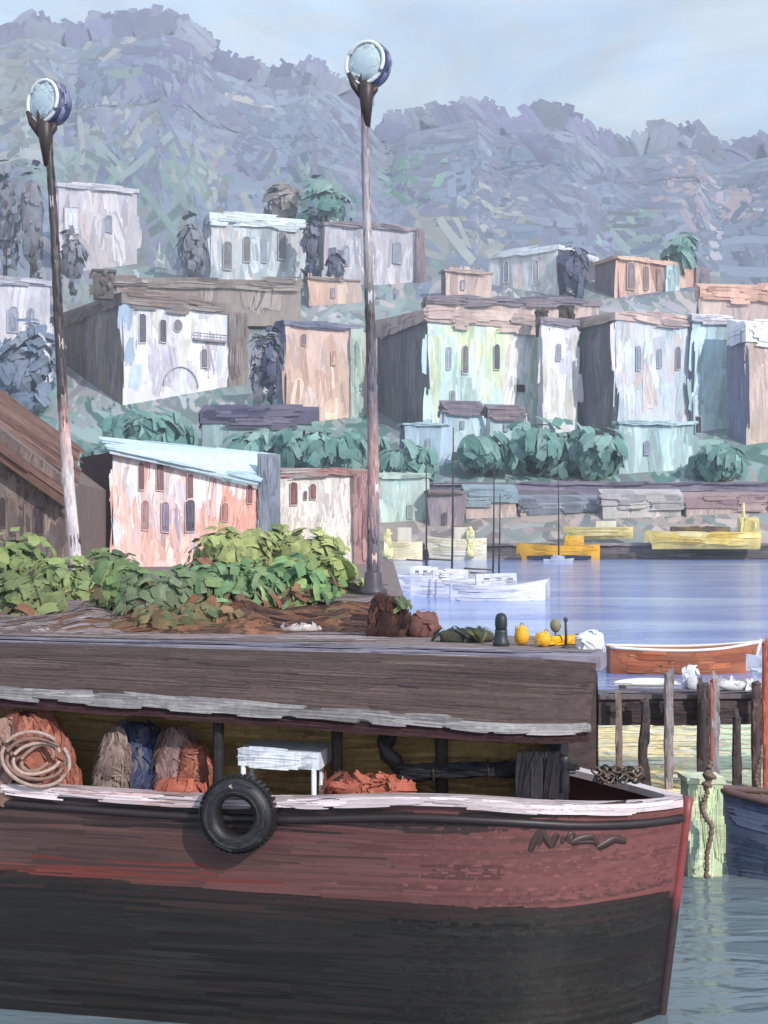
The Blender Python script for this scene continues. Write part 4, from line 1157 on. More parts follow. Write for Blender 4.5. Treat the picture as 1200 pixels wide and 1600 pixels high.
# ------------------------------------------------------------------ lamps
def lamp(label, xb, yb, xt, yt, d, rad_px, aim, cols, seed_lean):
    s = d / F
    b = at(xb, yb, d); b[2] = QZ
    t = at(xt, yt, d)
    root = empty('street_lamp', b, label, 'street lamp', 'tall harbour lamps')
    mb = MB()
    m = 16
    k = np.linspace(0, 1, m)
    path = b + (t - b) * k[:, None] + np.stack([np.sin(k * 5) * seed_lean * s, 0 * k, 0 * k], 1)
    top_r, bot_r = 5.4 * s, 10.0 * s
    rad = bot_r + (top_r - bot_r) * k
    cc = np.array([[np.interp(kk, cols[0], cols[1][:, j]) for j in range(3)] for kk in k])
    mb.tube(path, rad, cc, 12)
    n = 110
    kk = R(n)
    Cn = b + (t - b) * kk[:, None] + np.stack([np.sin(kk * 5) * seed_lean * s, 0 * kk, 0 * kk], 1)
    an = rng.uniform(-np.pi, 0, n)
    rr = np.interp(kk, k, rad)
    Nn = np.stack([np.cos(an), np.sin(an), 0 * an], 1)
    base = np.array([[np.interp(q_, cols[0], cols[1][:, j]) for j in range(3)] for q_ in kk])
    base = base * (1 + rng.normal(0, .16, (n, 1)))
    pk_ = R(n) < .16
    base[pk_] = pick(cols[2], pk_.sum())
    strokes3(mb, Cn + Nn * (rr * .93)[:, None], np.tile(t - b, (n, 1)), Nn, 50 * s * (.5 + R(n)), rr * .8, base, 4, 3, .25, 0, .006, .1)
    mb.build('pole', M_METAL, root)
    mb = MB()
    mb.lathe([(bot_r * 2.2, -.02), (bot_r * 2.2, .12), (bot_r * 1.5, .2), (bot_r * 1.3, .5), (bot_r * 1.02, .55)], b, (0, 0, 1), lin(70, 64, 72), 12)
    mb.build('base', M_METAL, root)
    # forged bracket under the lantern
    mb = MB()
    ir = lin(58, 48, 48)
    for dx, dz in ((-1.0, .5), (-.75, .1), (.6, .6), (.75, .15), (-.35, .9), (.2, .9)):
        e = t + np.array([dx * rad_px * .75 * s, -.03 + .06 * R(), dz * rad_px * .8 * s + .1])
        mid = (t + e) / 2 + np.array([dx * .08, 0, -.12])
        mb.tube([t - np.array([0, 0, .35]), mid, e], [.07, .085, .05], ir, 7, True, .3)
    mb.lathe([(top_r * 1.1, -.9), (top_r * 2.0, -.3), (top_r * 2.6, 0), (top_r * 1.5, .12)], t, t - b, ir, 10)
    mb.build('bracket', M_METAL, root)
    # drum lantern
    ax = norm(np.asarray(aim, float))
    r = rad_px * s
    c = t + np.array([0, 0, r * 1.02])
    mb = MB()
    ind = lin(78, 82, 116)
    mb.lathe([(r * .45, -r * .95), (r * .82, -r * .8), (r * .96, -r * .3), (r, r * .0), (r * .98, r * .12), (r * .86, r * .14), (r * .84, r * .02)], c, ax, ind, 28)
    n = 40
    an = rng.uniform(0, 2 * np.pi, n)
    ref = norm(np.cross([0, 0, 1.], ax)); w_ = np.cross(ax, ref)
    Nn = np.cos(an)[:, None] * ref + np.sin(an)[:, None] * w_
    strokes3(mb, c + Nn * r * .97 - ax * (R((n, 1)) * r * .5), np.cross(ax, Nn), Nn, r * .6, r * .2, pick(pal((84, 88, 124), (66, 68, 104), (112, 116, 150), (136, 140, 166)), n), 5, 4, .2, 0, .015)
    ln = mb.build('lantern', M_METAL, root)
    mb = MB()
    mb.lathe([(r * .84, r * .05), (r * .8, r * .12), (r * .55, r * .22), (r * .25, r * .27), (r * .02, r * .28)], c, ax, lin(178, 196, 206), 28)
    n = 26
    an = rng.uniform(0, 2 * np.pi, n); rr = R(n) * .7
    strokes3(mb, c + ax * r * (.24 - .14 * rr ** 2)[:, None] * 1.0 + (np.cos(an)[:, None] * ref + np.sin(an)[:, None] * w_) * (rr * r)[:, None], rng.normal(0, 1, (n, 3)), np.tile(ax, (n, 1)), r * .55, r * .22, pick(pal((186, 202, 210), (176, 196, 208), (194, 208, 214), (206, 216, 220)), n, .04), 5, 3, .2, .2, .008)
    mb.build('lens', M_LENS, ln)
    mb = MB()
    a = np.linspace(0, 2 * np.pi, 29)
    mb.tube(c + ax * r * .12 + (np.cos(a)[:, None] * ref + np.sin(a)[:, None] * w_) * r * .9, r * .085, lin(222, 226, 230), 8, False)
    mb.build('rim', M_LENS, ln)
    return c, ax, r, ref, w_, ln
DK = lin(70, 62, 66); VI = lin(112, 106, 120); WH = lin(200, 190, 196); PKc = lin(192, 156, 152)
lamp('tall harbour lamp with lantern against the sky in the middle', 583, 932, 572, 136, 28.9, 36, (-.5, -1, .02), (np.array([0, .1, .25, .4, .55, .7, 1.]), np.array([DK, VI, PKc * .8, VI, DK, WH * .7, VI * .9]), pal((206, 178, 172), (60, 54, 62), (184, 180, 192))), 3)
lamp('dark harbour lamp leaning at the left with lantern against the hill', 124, 934, 70, 196, 28.6, 36, (-.62, -1, .02), (np.array([0, .25, .36, .42, .7, 1.]), np.array([WH, WH, PKc, DK, DK, DK * .8]), pal((206, 190, 186), (60, 52, 54))), -4)

# ------------------------------------------------------------------ things on the pier end
def bollard():
    b = at(783, 1010, 15.3); b[2] = QZ
    r = .075
    root = empty('mooring_bollard', b, 'dark green rounded mooring bollard near the end of the quay', 'bollard')
    mb = MB()
    mb.lathe([(r * 1.35, 0), (r * 1.3, .05), (r * 1.05, .09), (r, .17), (r * 1.02, .2)], b, (0, 0, 1), lin(44, 56, 60), 14)
    mb.build('base', M_METAL, root)
    mb = MB()
    mb.lathe([(r * .9, .2), (r * .92, .23), (r * 1.0, .26), (r * .95, .34), (r * .7, .385), (r * .2, .4)], b, (0, 0, 1), lin(38, 50, 56), 14)
    mb.build('cap', M_METAL, root)
bollard()
def buoy(label, x, y0, y1, w, d, p, tilt=0):
    b = at(x, y1, d); b[2] = QZ + .01
    s = d / F
    h = (y1 - y0) * s
    root = empty('orange_buoy', b, label, 'buoy', 'orange buoys on the quay')
    ax = norm([math.sin(tilt), -.1, math.cos(tilt)])
    mb = MB()
    r = w * s / 2
    mb.lathe([(r * .3, 0), (r * .8, h * .1), (r, h * .35), (r * .95, h * .6), (r * .6, h * .85), (r * .2, h * .97)], b, ax, p.mean(0), 16)
    n = 22
    an = rng.uniform(-np.pi, 0, n)
    strokes3(mb, b + np.stack([np.cos(an) * r * .85, np.sin(an) * r * .85, h * (.2 + .6 * R(n))], 1), rng.normal(0, 1, (n, 3)) + np.array([0, 0, 1.]), np.stack([np.cos(an), np.sin(an), 0 * an + .2], 1), r * .9, r * .4, pick(p, n), 5, 3, .2, .2, .004)
    mb.build('float_body', M_BOAT, root)
    mb = MB()
    a = np.linspace(0, 2 * np.pi, 10)
    top = b + ax * h
    mb.tube(top + np.stack([np.cos(a) * r * .22, 0 * a, np.sin(a) * r * .22], 1), r * .08, lin(150, 110, 50), 6, False)
    mb.build('eyelet', M_METAL, root)
OB = pal((226, 166, 40), (214, 152, 36), (234, 182, 66))
buoy('upright amber buoy beside the dark green bollard', 815, 977, 1009, 23, 15.4, OB)
buoy('smaller leaning amber buoy right of the upright one', 846, 987, 1012, 24, 15.2, OB, .3)
root = empty('amber_roll', at(888, 1008, 15.3) * [1, 1, 0] + [0, 0, QZ], 'amber rolled life raft lying right of the two buoys', 'life raft')
mb = MB()
a, b = at(858, 1002, 15.3), at(916, 1002, 15.6)
a[2] = b[2] = QZ + .062
mb.tube([a, a + (b - a) * .03, a + (b - a) * .5, a + (b - a) * .97, b], [.035, .058, .062, .056, .03], lin(220, 160, 44), 12, True, .12)
strokes3(mb, a + (b - a) * R((24, 1)) + np.stack([0 * R(24), -.055 + 0 * R(24), (R(24) - .4) * .08], 1), np.tile(b - a, (24, 1)), np.tile([0, -1., .4], (24, 1)), .12, .035, pick(OB, 24), 5, 3, .2, .1, .004)
mb.build('roll', M_CLOTH, root)
mb = MB()
for k in (.25, .75):
    p = a + (b - a) * k
    aa = np.linspace(0, 2 * np.pi, 13)
    ud_ = norm(b - a); pv = np.cross(ud_, [0, 0, 1.])
    mb.tube(p + np.cos(aa)[:, None] * pv * .066 + np.sin(aa)[:, None] * np.array([0, 0, .066]), .008, lin(96, 74, 48), 6, False)
mb.build('strap', M_ROPE, root)
# thin marker post with olive float
b = at(884, 1010, 15.0); b[2] = QZ
root = empty('marker_post', b, 'thin dark marker post standing in front of the amber roll', 'post')
mb = MB()
mb.tube([b, b + np.array([.004, 0, .16]), b + np.array([-.004, 0, .33])], [.02, .016, .012], lin(66, 62, 58), 8, True, .2)
mb.lathe([(.045, 0), (.045, .02), (.02, .04)], b, (0, 0, 1), lin(70, 62, 58), 10)
mb.build('shaft', M_WOOD, root)
mb = MB()
mb.lathe([(.005, .0), (.022, .012), (.03, .03), (.022, .05), (.005, .06)], b + np.array([0, 0, .31]), (0, 0, 1), lin(84, 80, 70), 10)
mb.build('finial', M_WOOD, root)
b = at(868, 1000, 16.0); b[2] = QZ
root = empty('net_float', b, 'olive round net float standing on a stick behind the amber roll', 'float')
mb = MB()
mb.blob(b + np.array([0, 0, .2]), (.07, .06, .085), lin(128, 122, 94), 12, 9, .15)
mb.build('float_body', M_BOAT, root)
mb = MB()
mb.tube([b, b + np.array([0, 0, .14])], .012, lin(90, 84, 70), 7)
mb.build('stick', M_WOOD, root)

def heap(name, label, cat, c, r, p, parts, mat=None, n=60, L=.16, W=.05, up=.2, bend=.3):
    """draped heap: uneven mound with folded strokes"""
    root = empty(name, (c[0], c[1], c[2] - r[2]), label, cat)
    mb = MB()
    mb.blob(c, r, p.mean(0) * .9, 18, 11, .18, .8)
    crown_strokes(mb, np.asarray(c), np.asarray(r) * 1.0, n, L, W, p, up, bend, 6, .08, 0.0, .9)
    mb.build(parts, mat or M_CLOTH, root)
    return root
c = at(728, 1000, 15.9); c[2] = QZ + .07
heap('fishing_net', 'dark green and olive fishing net heaped along the quay beside the bollard', 'fishing net', c, (.34, .16, .10), pal((52, 64, 68), (44, 56, 62), (92, 88, 64), (108, 100, 72), (60, 66, 60)), 'net', n=90, L=.22, W=.04, up=.05)
c = at(662, 985, 16.7); c[2] = QZ + .14
heap('rusty_sack', 'rust brown sack standing beside the broken stump', 'sack', c, (.2, .13, .19), pal((116, 82, 78), (104, 72, 70), (128, 92, 84)), 'sack_body', n=60)
c = at(922, 1006, 15.0); c[2] = QZ + .06
heap('white_tarpaulin', 'white crumpled tarpaulin draped on the corner of the quay', 'tarpaulin', c, (.17, .14, .13), pal((220, 222, 232), (206, 210, 224), (230, 232, 238)), 'sheet', n=60)
c = at(466, 985, 17.0); c[2] = QZ + .12 + .1
heap('white_tarpaulin', 'small dirty white rag lying on the brown soil bank', 'rag', at(472, 984, 17.6), (.24, .12, .06), pal((176, 164, 164), (160, 148, 150), (190, 180, 178)), 'sheet', n=40, L=.18, W=.05, up=.0)

# ------------------------------------------------------------------ orange rowing boat, white boat, jetty, sand
d = 38
root = empty('rowing_boat', at(1062, 1050, d), 'orange rowing boat with white gunwale afloat beyond the jetty', 'rowing boat')
OR = pal((170, 100, 68), (158, 88, 60), (184, 112, 76), (146, 88, 66), (156, 106, 78))
mb = MB()
o, t, half, zr, rings, s, L, hgt = boat_hull(mb, 950, 1176, 1014, 1050, d, OR, .28, .34, 'right', sW=9, inside=lin(150, 96, 70))
mb.build('hull', M_BOAT, root)
rail_tube(rings, 0, .045, lin(226, 218, 214)).build('gunwale', M_BOAT, root)
rail_tube(rings, 1, .045, lin(226, 218, 214)).build('gunwale', M_BOAT, root)
mb = MB()
st = [ (rings[i][0][-1] + rings[i][1][-1]) / 2 for i in (1, 2, 3)]
mb.tube([st[0] + np.array([.06, 0, -.1]), st[1] + np.array([.06, 0, 0]), st[2] + np.array([.07, 0, .1])], [.045, .055, .05], lin(224, 212, 212), 8)
mb.build('stem_post', M_BOAT, root)
for k in (-.35, .15):
    mb = MB()
    mb.box(o + np.array([L * k, 0, hgt * .8]), (.24, L * .28, .05), lin(170, 120, 88))
    mb.build('thwart', M_BOAT, root)
d = 33
root = empty('dinghy', at(1225, 1062, d), 'white dinghy bow at the right edge beside the orange rowing boat', 'dinghy')
mb = MB()
boat_hull(mb, 1172, 1330, 1030, 1058, d, BWHITE, .3, .34, 'left', sW=8)
mb.build('hull', M_BOAT, root)
# sand flat under the jetty
SAND = pal((228, 208, 158), (220, 196, 146), (212, 206, 180), (234, 216, 168), (204, 204, 194))
SANDG = pal((196, 206, 176), (206, 212, 184), (186, 200, 178))
mb = MB()
sp = np.array([(2.75, 19.2), (4.2, 18.9), (5.6, 19.6), (9, 20.5), (9, 30), (6, 29), (4.4, 27.5), (2.9, 26)])
mb.add(np.concatenate([np.c_[sp, np.full(8, .05)], np.c_[sp * 1.0 + (sp - sp.mean(0)) * .12, np.full(8, -.3)]]), [tuple(range(8))] + [(i, (i + 1) % 8, 8 + (i + 1) % 8, 8 + i) for i in range(8)], SAND.mean(0))
n = 320
u, v = rng.uniform(2.9, 8.6, n), rng.uniform(19.6, 28, n)
gk = (u / v * F + 600 > 1090)
cc = np.where(gk[:, None], pick(SANDG, n, .05), pick(SAND, n, .05))
strokes(mb, u, v, rng.normal(0, .12, n), .9 * (.5 + R(n)), .3 * (.6 + R(n) * .8), cc, lambda a_, b_: (np.stack([a_, b_, 0 * a_ + .055], -1), np.array([0, 0, 1.])), 6, 3, 0.12, .03, .003, .05)
mb.build('sand_flat', M_SOIL, kind='structure')
# jetty
JW = pal((70, 58, 60), (60, 50, 54), (84, 70, 70), (52, 44, 48), (92, 78, 76))
root = empty('timber_jetty', (5.6, 21.5, 0), 'dark timber jetty deck running from the quay end to the right', 'jetty')
mb = MB()
j0 = at(936, 1100, 20.3); j0[2] = 1.02
jU = norm(np.array([9.5, .5, 0])); jL = 6.6
mb.obox(j0, jU * jL, np.array([0, 0, .42]), np.array([0, .25, 0]), JW.mean(0))
cover(mb, plane(j0 + np.array([0, -.005, 0]), jU, (0, 0, 1), np.array([0, -1., 0])), jL, .42, JW, 1.0, .1, 0, .04, 2.6, .25, .01, 6, 3)
mb.build('beam', M_WOOD, root)
mb = MB()
mb.obox(j0 + np.array([0, -.08, .423]), jU * jL, np.array([0, 0, .07]), np.array([0, .75, 0]), lin(98, 88, 92))
cover(mb, plane(j0 + np.array([0, -.08, .495]), jU, (0, 1, 0), np.array([0, 0, 1.])), jL, .75, pal((110, 100, 106), (96, 88, 96), (124, 116, 122), (84, 74, 80)), 1.0, .2, 0, .06, 2.2, .0, .006, 6, 3)
mb.build('deck', M_WOOD, root)
PG = pal((140, 130, 132), (126, 116, 120), (154, 146, 148))
PD = pal((66, 56, 58), (56, 48, 50), (78, 66, 66))
PB = pal((112, 98, 92), (100, 86, 82), (124, 110, 102))
def pile(label, x, yt, yb, w, d, p, edge=None, name='jetty_pile', twist=0., grp='timber piles of the jetty', taper=.8):
    s = d / F
    b, t = at(x, yb, d), at(x + rng.uniform(-2, 2), yt, d)
    b[2] = min(b[2], 0.0) - .3
    root = empty(name, b, label, 'pile', grp)
    mb = MB()
    k = np.linspace(0, 1, 9)
    path = b + (t - b) * k[:, None] + np.stack([np.sin(k * 9) * twist * s, 0 * k, 0 * k], 1)
    mb.tube(path, w * s * .5 * (taper + (1 - taper) * np.sin(k * 2.6)), p.mean(0), 10, True, .15)
    n = 26
    kk = R(n)
    Cn = b + (t - b) * kk[:, None] + np.stack([np.sin(kk * 9) * twist * s + (R(n) - .5) * w * .6 * s, np.full(n, -w * s * .42), 0 * kk], 1)
    strokes3(mb, Cn, np.tile(t - b, (n, 1)), np.tile([0, -1., 0], (n, 1)), .4, w * s * .42, pick(p, n), 4, 3, .2, .05, .006)
    mb.build('post', M_WOOD, root)
    mb = MB()
    mb.lathe([(w * s * .5 * taper, 0), (w * s * .52, .02), (w * s * .4, .05), (w * s * .1, .07)], t - np.array([0, 0, .01]), (0, 0, 1), (p if edge is None else edge).mean(0), 10)
    mb.build('cap', M_WOOD, root)
    if edge is not None:
        mb = MB()
        mb.tube(path[3:] + np.array([-w * s * .42, -w * s * .3, 0]), w * s * .14, edge.mean(0), 6)
        mb.build('painted_edge', M_WOOD, root)
    return root
ORE = pal((186, 96, 74), (172, 84, 66))
pile('grey brown thin pile nearest the quay end', 968, 1096, 1238, 11, 20.1, PB)
pile('black crooked pile second from the quay end', 1007, 1098, 1240, 15, 20.0, PD, None, twist=3)
pile('pale grey tapered pile rising above the jetty deck', 1045, 1056, 1200, 15, 20.1, PG)
pile('thick dark pile left of the orange edged one', 1098, 1072, 1215, 20, 20.2, PD)
pile('grey pile with an orange painted edge', 1117, 1066, 1212, 14, 19.6, PG, ORE)
pile('short dark pile under the right half of the jetty', 1150, 1124, 1236, 14, 20.0, PD)
pile('dark brown pile near the right edge', 1182, 1070, 1225, 16, 20.2, pal((82, 62, 60), (72, 56, 56), (94, 72, 68)))
pile('bright orange mooring pole at the right edge', 1197, 1008, 1215, 11, 19.4, ORE, name='mooring_pole')
# white things on the jetty
root = empty('paddle_board', at(1012, 1068, 21.2) * [1, 1, 0] + [0, 0, 1.52], 'long white paddle board lying on the jetty deck', 'board')
mb = MB()
c = at(1012, 1068, 21.2); c[2] = 1.60
mb.blob(c, (.55, .2, .075), lin(226, 226, 226), 18, 9, .03)
strokes3(mb, c + np.stack([(R(20) - .5) * .9, -.17 + 0 * R(20), .0 + .04 * R(20)], 1), np.tile([1., 0, 0], (20, 1)), np.tile([0, -.7, .7], (20, 1)), .3, .05, pick(pal((226, 226, 230), (214, 216, 222), (232, 230, 224)), 20), 5, 3, .2, .02, .004)
mb.build('board_body', M_BOAT, root)
mb = MB()
mb.box(c + np.array([-.42, 0, -.07]), (.12, .02, .1), lin(150, 150, 156))
mb.build('fin', M_BOAT, root)
c = at(1079, 1052, 21.0)
heap('white_sack', 'upright white sack at the edge of the jetty deck', 'sack', (c[0], c[1], 1.52 + .19), (.11, .1, .2), pal((222, 222, 228), (208, 210, 220)), 'sack_body', n=40, up=.6)
c = at(1146, 1078, 20.9)
heap('white_tarpaulin', 'white sheet spread over the right half of the jetty deck', 'tarpaulin', (c[0], c[1], 1.58), (.34, .2, .08), pal((214, 212, 216), (196, 194, 202), (224, 222, 224)), 'sheet', n=60, up=.0, L=.3)
# pale green mooring block in the water beside the bow
d = 15.1
PGn = pal((196, 208, 164), (206, 216, 176), (184, 198, 160), (212, 220, 186), (178, 200, 186))
b = at(1101, 1370, d)
root = empty('mooring_block', b, 'pale green painted mooring block standing in the water beside the bow', 'mooring block')
mb = MB()
mb.hexa(np.array([(b[0] - .2, d, -.6), (b[0] + .2, d, -.6), (b[0] + .2, d + .4, -.6), (b[0] - .2, d + .4, -.6), (b[0] - .19, d, 1.1), (b[0] + .22, d, 1.1), (b[0] + .22, d + .4, 1.1), (b[0] - .19, d + .4, 1.1)]), PGn.mean(0))
cover(mb, plane((b[0] - .2, d - .005, 0), (1, 0, 0), (0, 0, 1), np.array([0, -1., 0])), .41, 1.1, PGn, .5, .07, np.pi / 2, .06, 3, .5, .008, 7, 3, .06, .05)
cover(mb, plane((b[0] + .225, d, 0), (0, 1, 0), (0, 0, 1), np.array([1., 0, 0])), .4, 1.1, PGn, .5, .07, np.pi / 2, .06, 2.5, .4, .006, 6, 3, .06, .05)
mb.build('block_body', M_STONE, root)
mb = MB()
mb.box((b[0] + .01, d + .2, 1.13), (.46, .44, .055), lin(206, 212, 184), 0, .02)
mb.build('cap_slab', M_STONE, root)
def rope(label, pts, d, r, c=lin(120, 100, 86), name='mooring_rope', knots=()):
    P_ = np.array([at(x, y, d) for x, y in pts])
    k = np.linspace(0, len(P_) - 1, len(P_) * 6)
    sm = np.stack([np.interp(k, np.arange(len(P_)), P_[:, j]) for j in range(3)], 1)
    for _ in range(3): sm[1:-1] = (sm[:-2] + 2 * sm[1:-1] + sm[2:]) / 4
    root = empty(name, sm[-1], label, 'rope')
    mb = MB()
    mb.tube(sm, r * (1 + .25 * np.sin(np.arange(len(sm)) * 2.1)), c, 8, True, .2)
    mb.build('strand', M_ROPE, root)
    for x, y, kr in knots:
        mb = MB()
        p = at(x, y, d - .01)
        mb.blob(p, (kr, kr * .8, kr * .9), c * .8, 10, 8, .3)
        mb.tube([p + np.array([-kr, 0, kr * .3]), p + np.array([0, -kr * .7, 0]), p + np.array([kr, 0, -kr * .3])], kr * .35, c * .9, 7)
        mb.build('knot', M_ROPE, root)
rope('knotted brown rope snaking down the pale green block', [(1112, 1190), (1104, 1205), (1112, 1216), (1102, 1228), (1106, 1240), (1098, 1252), (1097, 1266), (1104, 1280), (1113, 1290), (1110, 1312), (1104, 1334), (1105, 1352), (1103, 1372)], 14.9, .03, lin(122, 104, 92), knots=[(1108, 1212, .07), (1104, 1226, .055)])
rope('short brown rope hanging from the jetty to the navy boat', [(1190, 1180), (1184, 1200), (1180, 1216), (1184, 1230), (1190, 1246)], 15.6, .028, lin(110, 94, 84), knots=[(1190, 1246, .05)])

# navy boat at the right
d = 15.2
NV = pal((82, 92, 116), (72, 82, 106), (92, 100, 122), (66, 74, 98), (60, 70, 100))
root = empty('navy_boat', at(1300, 1372, d), 'navy blue boat with brown rail cut by the right edge', 'boat')
mb = MB()
o, t, half, zr, rings, s, L, hgt = boat_hull(mb, 1130, 1520, 1258, 1374, d, NV, .22, .42, 'left', sW=14, inside=lin(96, 80, 76))
mb.build('hull', M_BOAT, root)
rail_tube(rings, 0, .045, lin(96, 74, 74)).build('gunwale', M_BOAT, root)
rail_tube(rings, 1, .045, lin(96, 74, 74)).build('gunwale', M_BOAT, root)
mb = MB()
st = [(rings[i][0][-1] + rings[i][1][-1]) / 2 for i in (0, 1, 2, 3)]
mb.tube([p + np.array([-.03, 0, 0]) for p in st], [.05, .05, .05, .055], lin(98, 118, 134), 8)
mb.build('stem_post', M_BOAT, root)

# ------------------------------------------------------------------ the maroon barge
BOW = np.array([2.54, 10.72, 0.])
PSI = math.radians(11.5)
aft = np.array([-math.cos(PSI), math.sin(PSI), 0.])
prt = np.array([-math.sin(PSI), -math.cos(PSI), 0.])      # towards the camera side
LB, HB = 9.0, 1.12
def half_w(s):
    s = np.asarray(s, float)
    f = np.clip(1 - np.maximum(1 - s / 2.3, 0) ** 2.4, 0, 1)
    return .03 + (HB - .03) * f
def rail_z(s):
    return 1.80 - .05 * np.exp(-(np.asarray(s) / 1.3) ** 2) + .027 * np.maximum(np.asarray(s) - 3.0, 0) + .11 * np.exp(-((np.asarray(s) - 1.9) / 1.25) ** 2)
def hull_P(s, v, side=1.):
    """s: metres aft of the stem, v: 0 keel .. 1 rail"""
    s, v = np.asarray(s, float), np.asarray(v, float)
    zr = rail_z(s)
    z = -.5 + v * (zr + .5)
    rake = .24 * (1 - np.clip((z + .1) / 2.0, 0, 1)) * np.exp(-s / 1.2)
    w = half_w(s) * (0.86 + .14 * np.clip(v, 0, 1.1) ** .8)
    return BOW + (s + rake)[..., None] * aft + (side * w)[..., None] * prt + z[..., None] * np.array([0, 0, 1.])
def hull_S(s, z):
    v = (z + .5) / (rail_z(s) + .5)
    s = np.maximum(s, 0.0)
    P = hull_P(s, v)
    ds = hull_P(s + .03, v) - P
    dv = hull_P(s, v + .02) - P
    N = norm(np.cross(dv, ds))
    return P, N
tN = hull_S(np.array([4.0]), np.array([1.0]))[1][0]
NS = -1. if np.dot(tN, prt) < 0 else 1.
def hull_S2(s, z):
    P, N = hull_S(s, z)
    return P, N * NS
def hull_px(x, y):
    """(s, z) on the near side that shows at photo pixel x, y"""
    ss, zz = np.meshgrid(np.linspace(0.02, 7.5, 500), np.linspace(0, 1.95, 160), indexing='ij')
    P, _ = hull_S2(ss, zz)
    e = (600 + P[..., 0] / P[..., 1] * F - x) ** 2 + (HOR - (P[..., 2] - H) / P[..., 1] * F - y) ** 2
    i = np.unravel_index(np.argmin(e), e.shape)
    return ss[i], zz[i]
barge = empty('maroon_barge', BOW + aft * 4.5, 'long maroon and black barge with a low canopy moored against the quay', 'barge')
MAR = pal((116, 70, 70), (111, 66, 67), (121, 75, 75), (106, 63, 64))
BRN = pal((82, 62, 58), (76, 57, 55), (88, 66, 62), (70, 53, 52))
REDS = pal((120, 62, 57), (114, 58, 55), (126, 67, 61))
BLK = pal((35, 33, 32), (31, 30, 30), (40, 38, 37), (27, 26, 27), (40, 33, 32))
DKM = pal((56, 43, 43), (50, 38, 39), (62, 47, 46))
ns_, nv_ = 90, 24
sv = np.concatenate([np.linspace(0, 2.5, 50), np.linspace(2.6, LB, 40)])
vv = np.linspace(0, 1, nv_)
SS, VV = np.meshgrid(sv, vv, indexing='ij')
mb = MB()
zsplit = lambda s: 1.06 + .025 * np.asarray(s)
for side in (1., -1.):
    P = hull_P(SS, VV, side)
    zc = P[..., 2]
    up = (zc > zsplit(SS))[..., None]
    mixk = np.clip((SS - .6) / 4.2, 0, 1)[..., None]
    cc = np.where(up, MAR.mean(0) * (1 - mixk) + BRN.mean(0) * mixk, BLK.mean(0))
    q = (np.arange(ns_ - 1)[:, None] * nv_ + np.arange(nv_ - 1)[None, :]).ravel()
    Q = np.stack([q, q + 1, q + nv_ + 1, q + nv_], 1)
    if side < 0: Q = Q[:, ::-1]
    mb.addq(P.reshape(-1, 3), Q, cc.reshape(-1, 3), True)
Pt = [hull_P(np.array([LB]), np.array([v]), sd)[0] for sd, v in ((1., 0.), (1., 1.), (-1., 1.), (-1., 0.))]
mb.add(Pt, [(0, 1, 2, 3)], BLK.mean(0))
n = 1100
u = rng.uniform(.05, 8.0, n)
z = rng.uniform(-.2, 1.78, n)
L_ = .7 + 1.6 * R(n)
u = np.maximum(u, L_ / 2 + .02)
W_ = .07 + .10 * R(n)
mixk = np.clip((u - .6) / 4.0 + rng.normal(0, .13, n), 0, 1)[:, None]
topc = pick(MAR, n, .03) * (1 - mixk) + pick(BRN, n, .03) * mixk
zs = zsplit(u)
c_ = np.where((z > zs)[:, None], topc, pick(BLK, n, .08))
c_ = np.where(((z > rail_z(u) - .17) & (u > .9))[:, None], pick(DKM, n, .08), c_)
c_ = np.where(((z <= zs) & (z > zs - .12))[:, None], pick(DKM, n) * .75, c_)
redm = (z > zs + .02) & (z < zs + .14) & (R(n) < np.clip((u - 3.2) / 1.2, 0, .95))
c_ = np.where(redm[:, None], pick(REDS, n), c_)
z = np.where(np.abs(z - zs) < W_ * .55, zs + np.sign(z - zs) * W_ * .55, z)
strokes(mb, u, z, rng.normal(-.0, .018, n), L_, W_, c_, hull_S2, 6, 7, .2, (R(n) - .5) * .02, .0010 + .0020 * R(n), .025)
mb.build('hull', M_HULL, barge)
# stem bar
mb = MB()
z = np.linspace(-.3, 1.83, 14)
stp = np.array([hull_P(np.array([0.0]), np.array([(k + .5) / (rail_z(0) + .5)]), 0.)[0] for k in z])
mb.tube(stp - aft * .015, .045, np.where((z > 1.0)[:, None], lin(134, 64, 66), lin(58, 46, 48)), 8)
mb.build('stem_bar', M_HULL, barge)
# rubbing strake and gunwale
sg_ = np.linspace(.02, LB, 60)
mb = MB()
stk = hull_P(sg_, 1 - .10 / (rail_z(sg_) + .5)) + prt * .012
mb.tube(stk, .035, lin(48, 40, 44), 8, True, .15)
mb.build('rubbing_strake', M_HULL, barge)
mb = MB()
GW = pal((214, 198, 202), (200, 184, 190), (222, 210, 212), (190, 172, 176))
for side in (1., -1.):
    oo = hull_P(sg_, np.ones(60), side) + side * prt * .05 + np.array([0, 0, .003])
    ii = oo - side * prt * np.minimum(.2, half_w(sg_) * .9 + .04)[:, None]
    vs = np.concatenate([oo, ii, ii + np.array([0, 0, .06]), oo + np.array([0, 0, .06])])
    m = 60
    q = [(a_ * m + i, a_ * m + i + 1, b_ * m + i + 1, b_ * m + i) for a_, b_ in ((0, 1), (1, 2), (2, 3), (3, 0)) for i in range(m - 1)]
    if side > 0: q = [f[::-1] for f in q]
    mb.add(vs, q, GW.mean(0))
def gw_S(s, v):
    s = np.clip(s, .02, LB)
    base = hull_P(s, np.ones_like(s)) + prt * .055 + np.array([0, 0, .003])
    vtop = np.maximum(v - .06, 0)
    P = base + np.minimum(v, .06)[..., None] * np.array([0, 0, 1.]) - np.minimum(vtop, half_w(s) + .02)[..., None] * prt
    Nn = np.where((v < .06)[..., None], prt, np.array([0, 0, 1.]) + prt * .1)
    return P, norm(Nn)
n = 260
u = rng.uniform(.15, 8, n)
gc = pick(GW, n, .05)
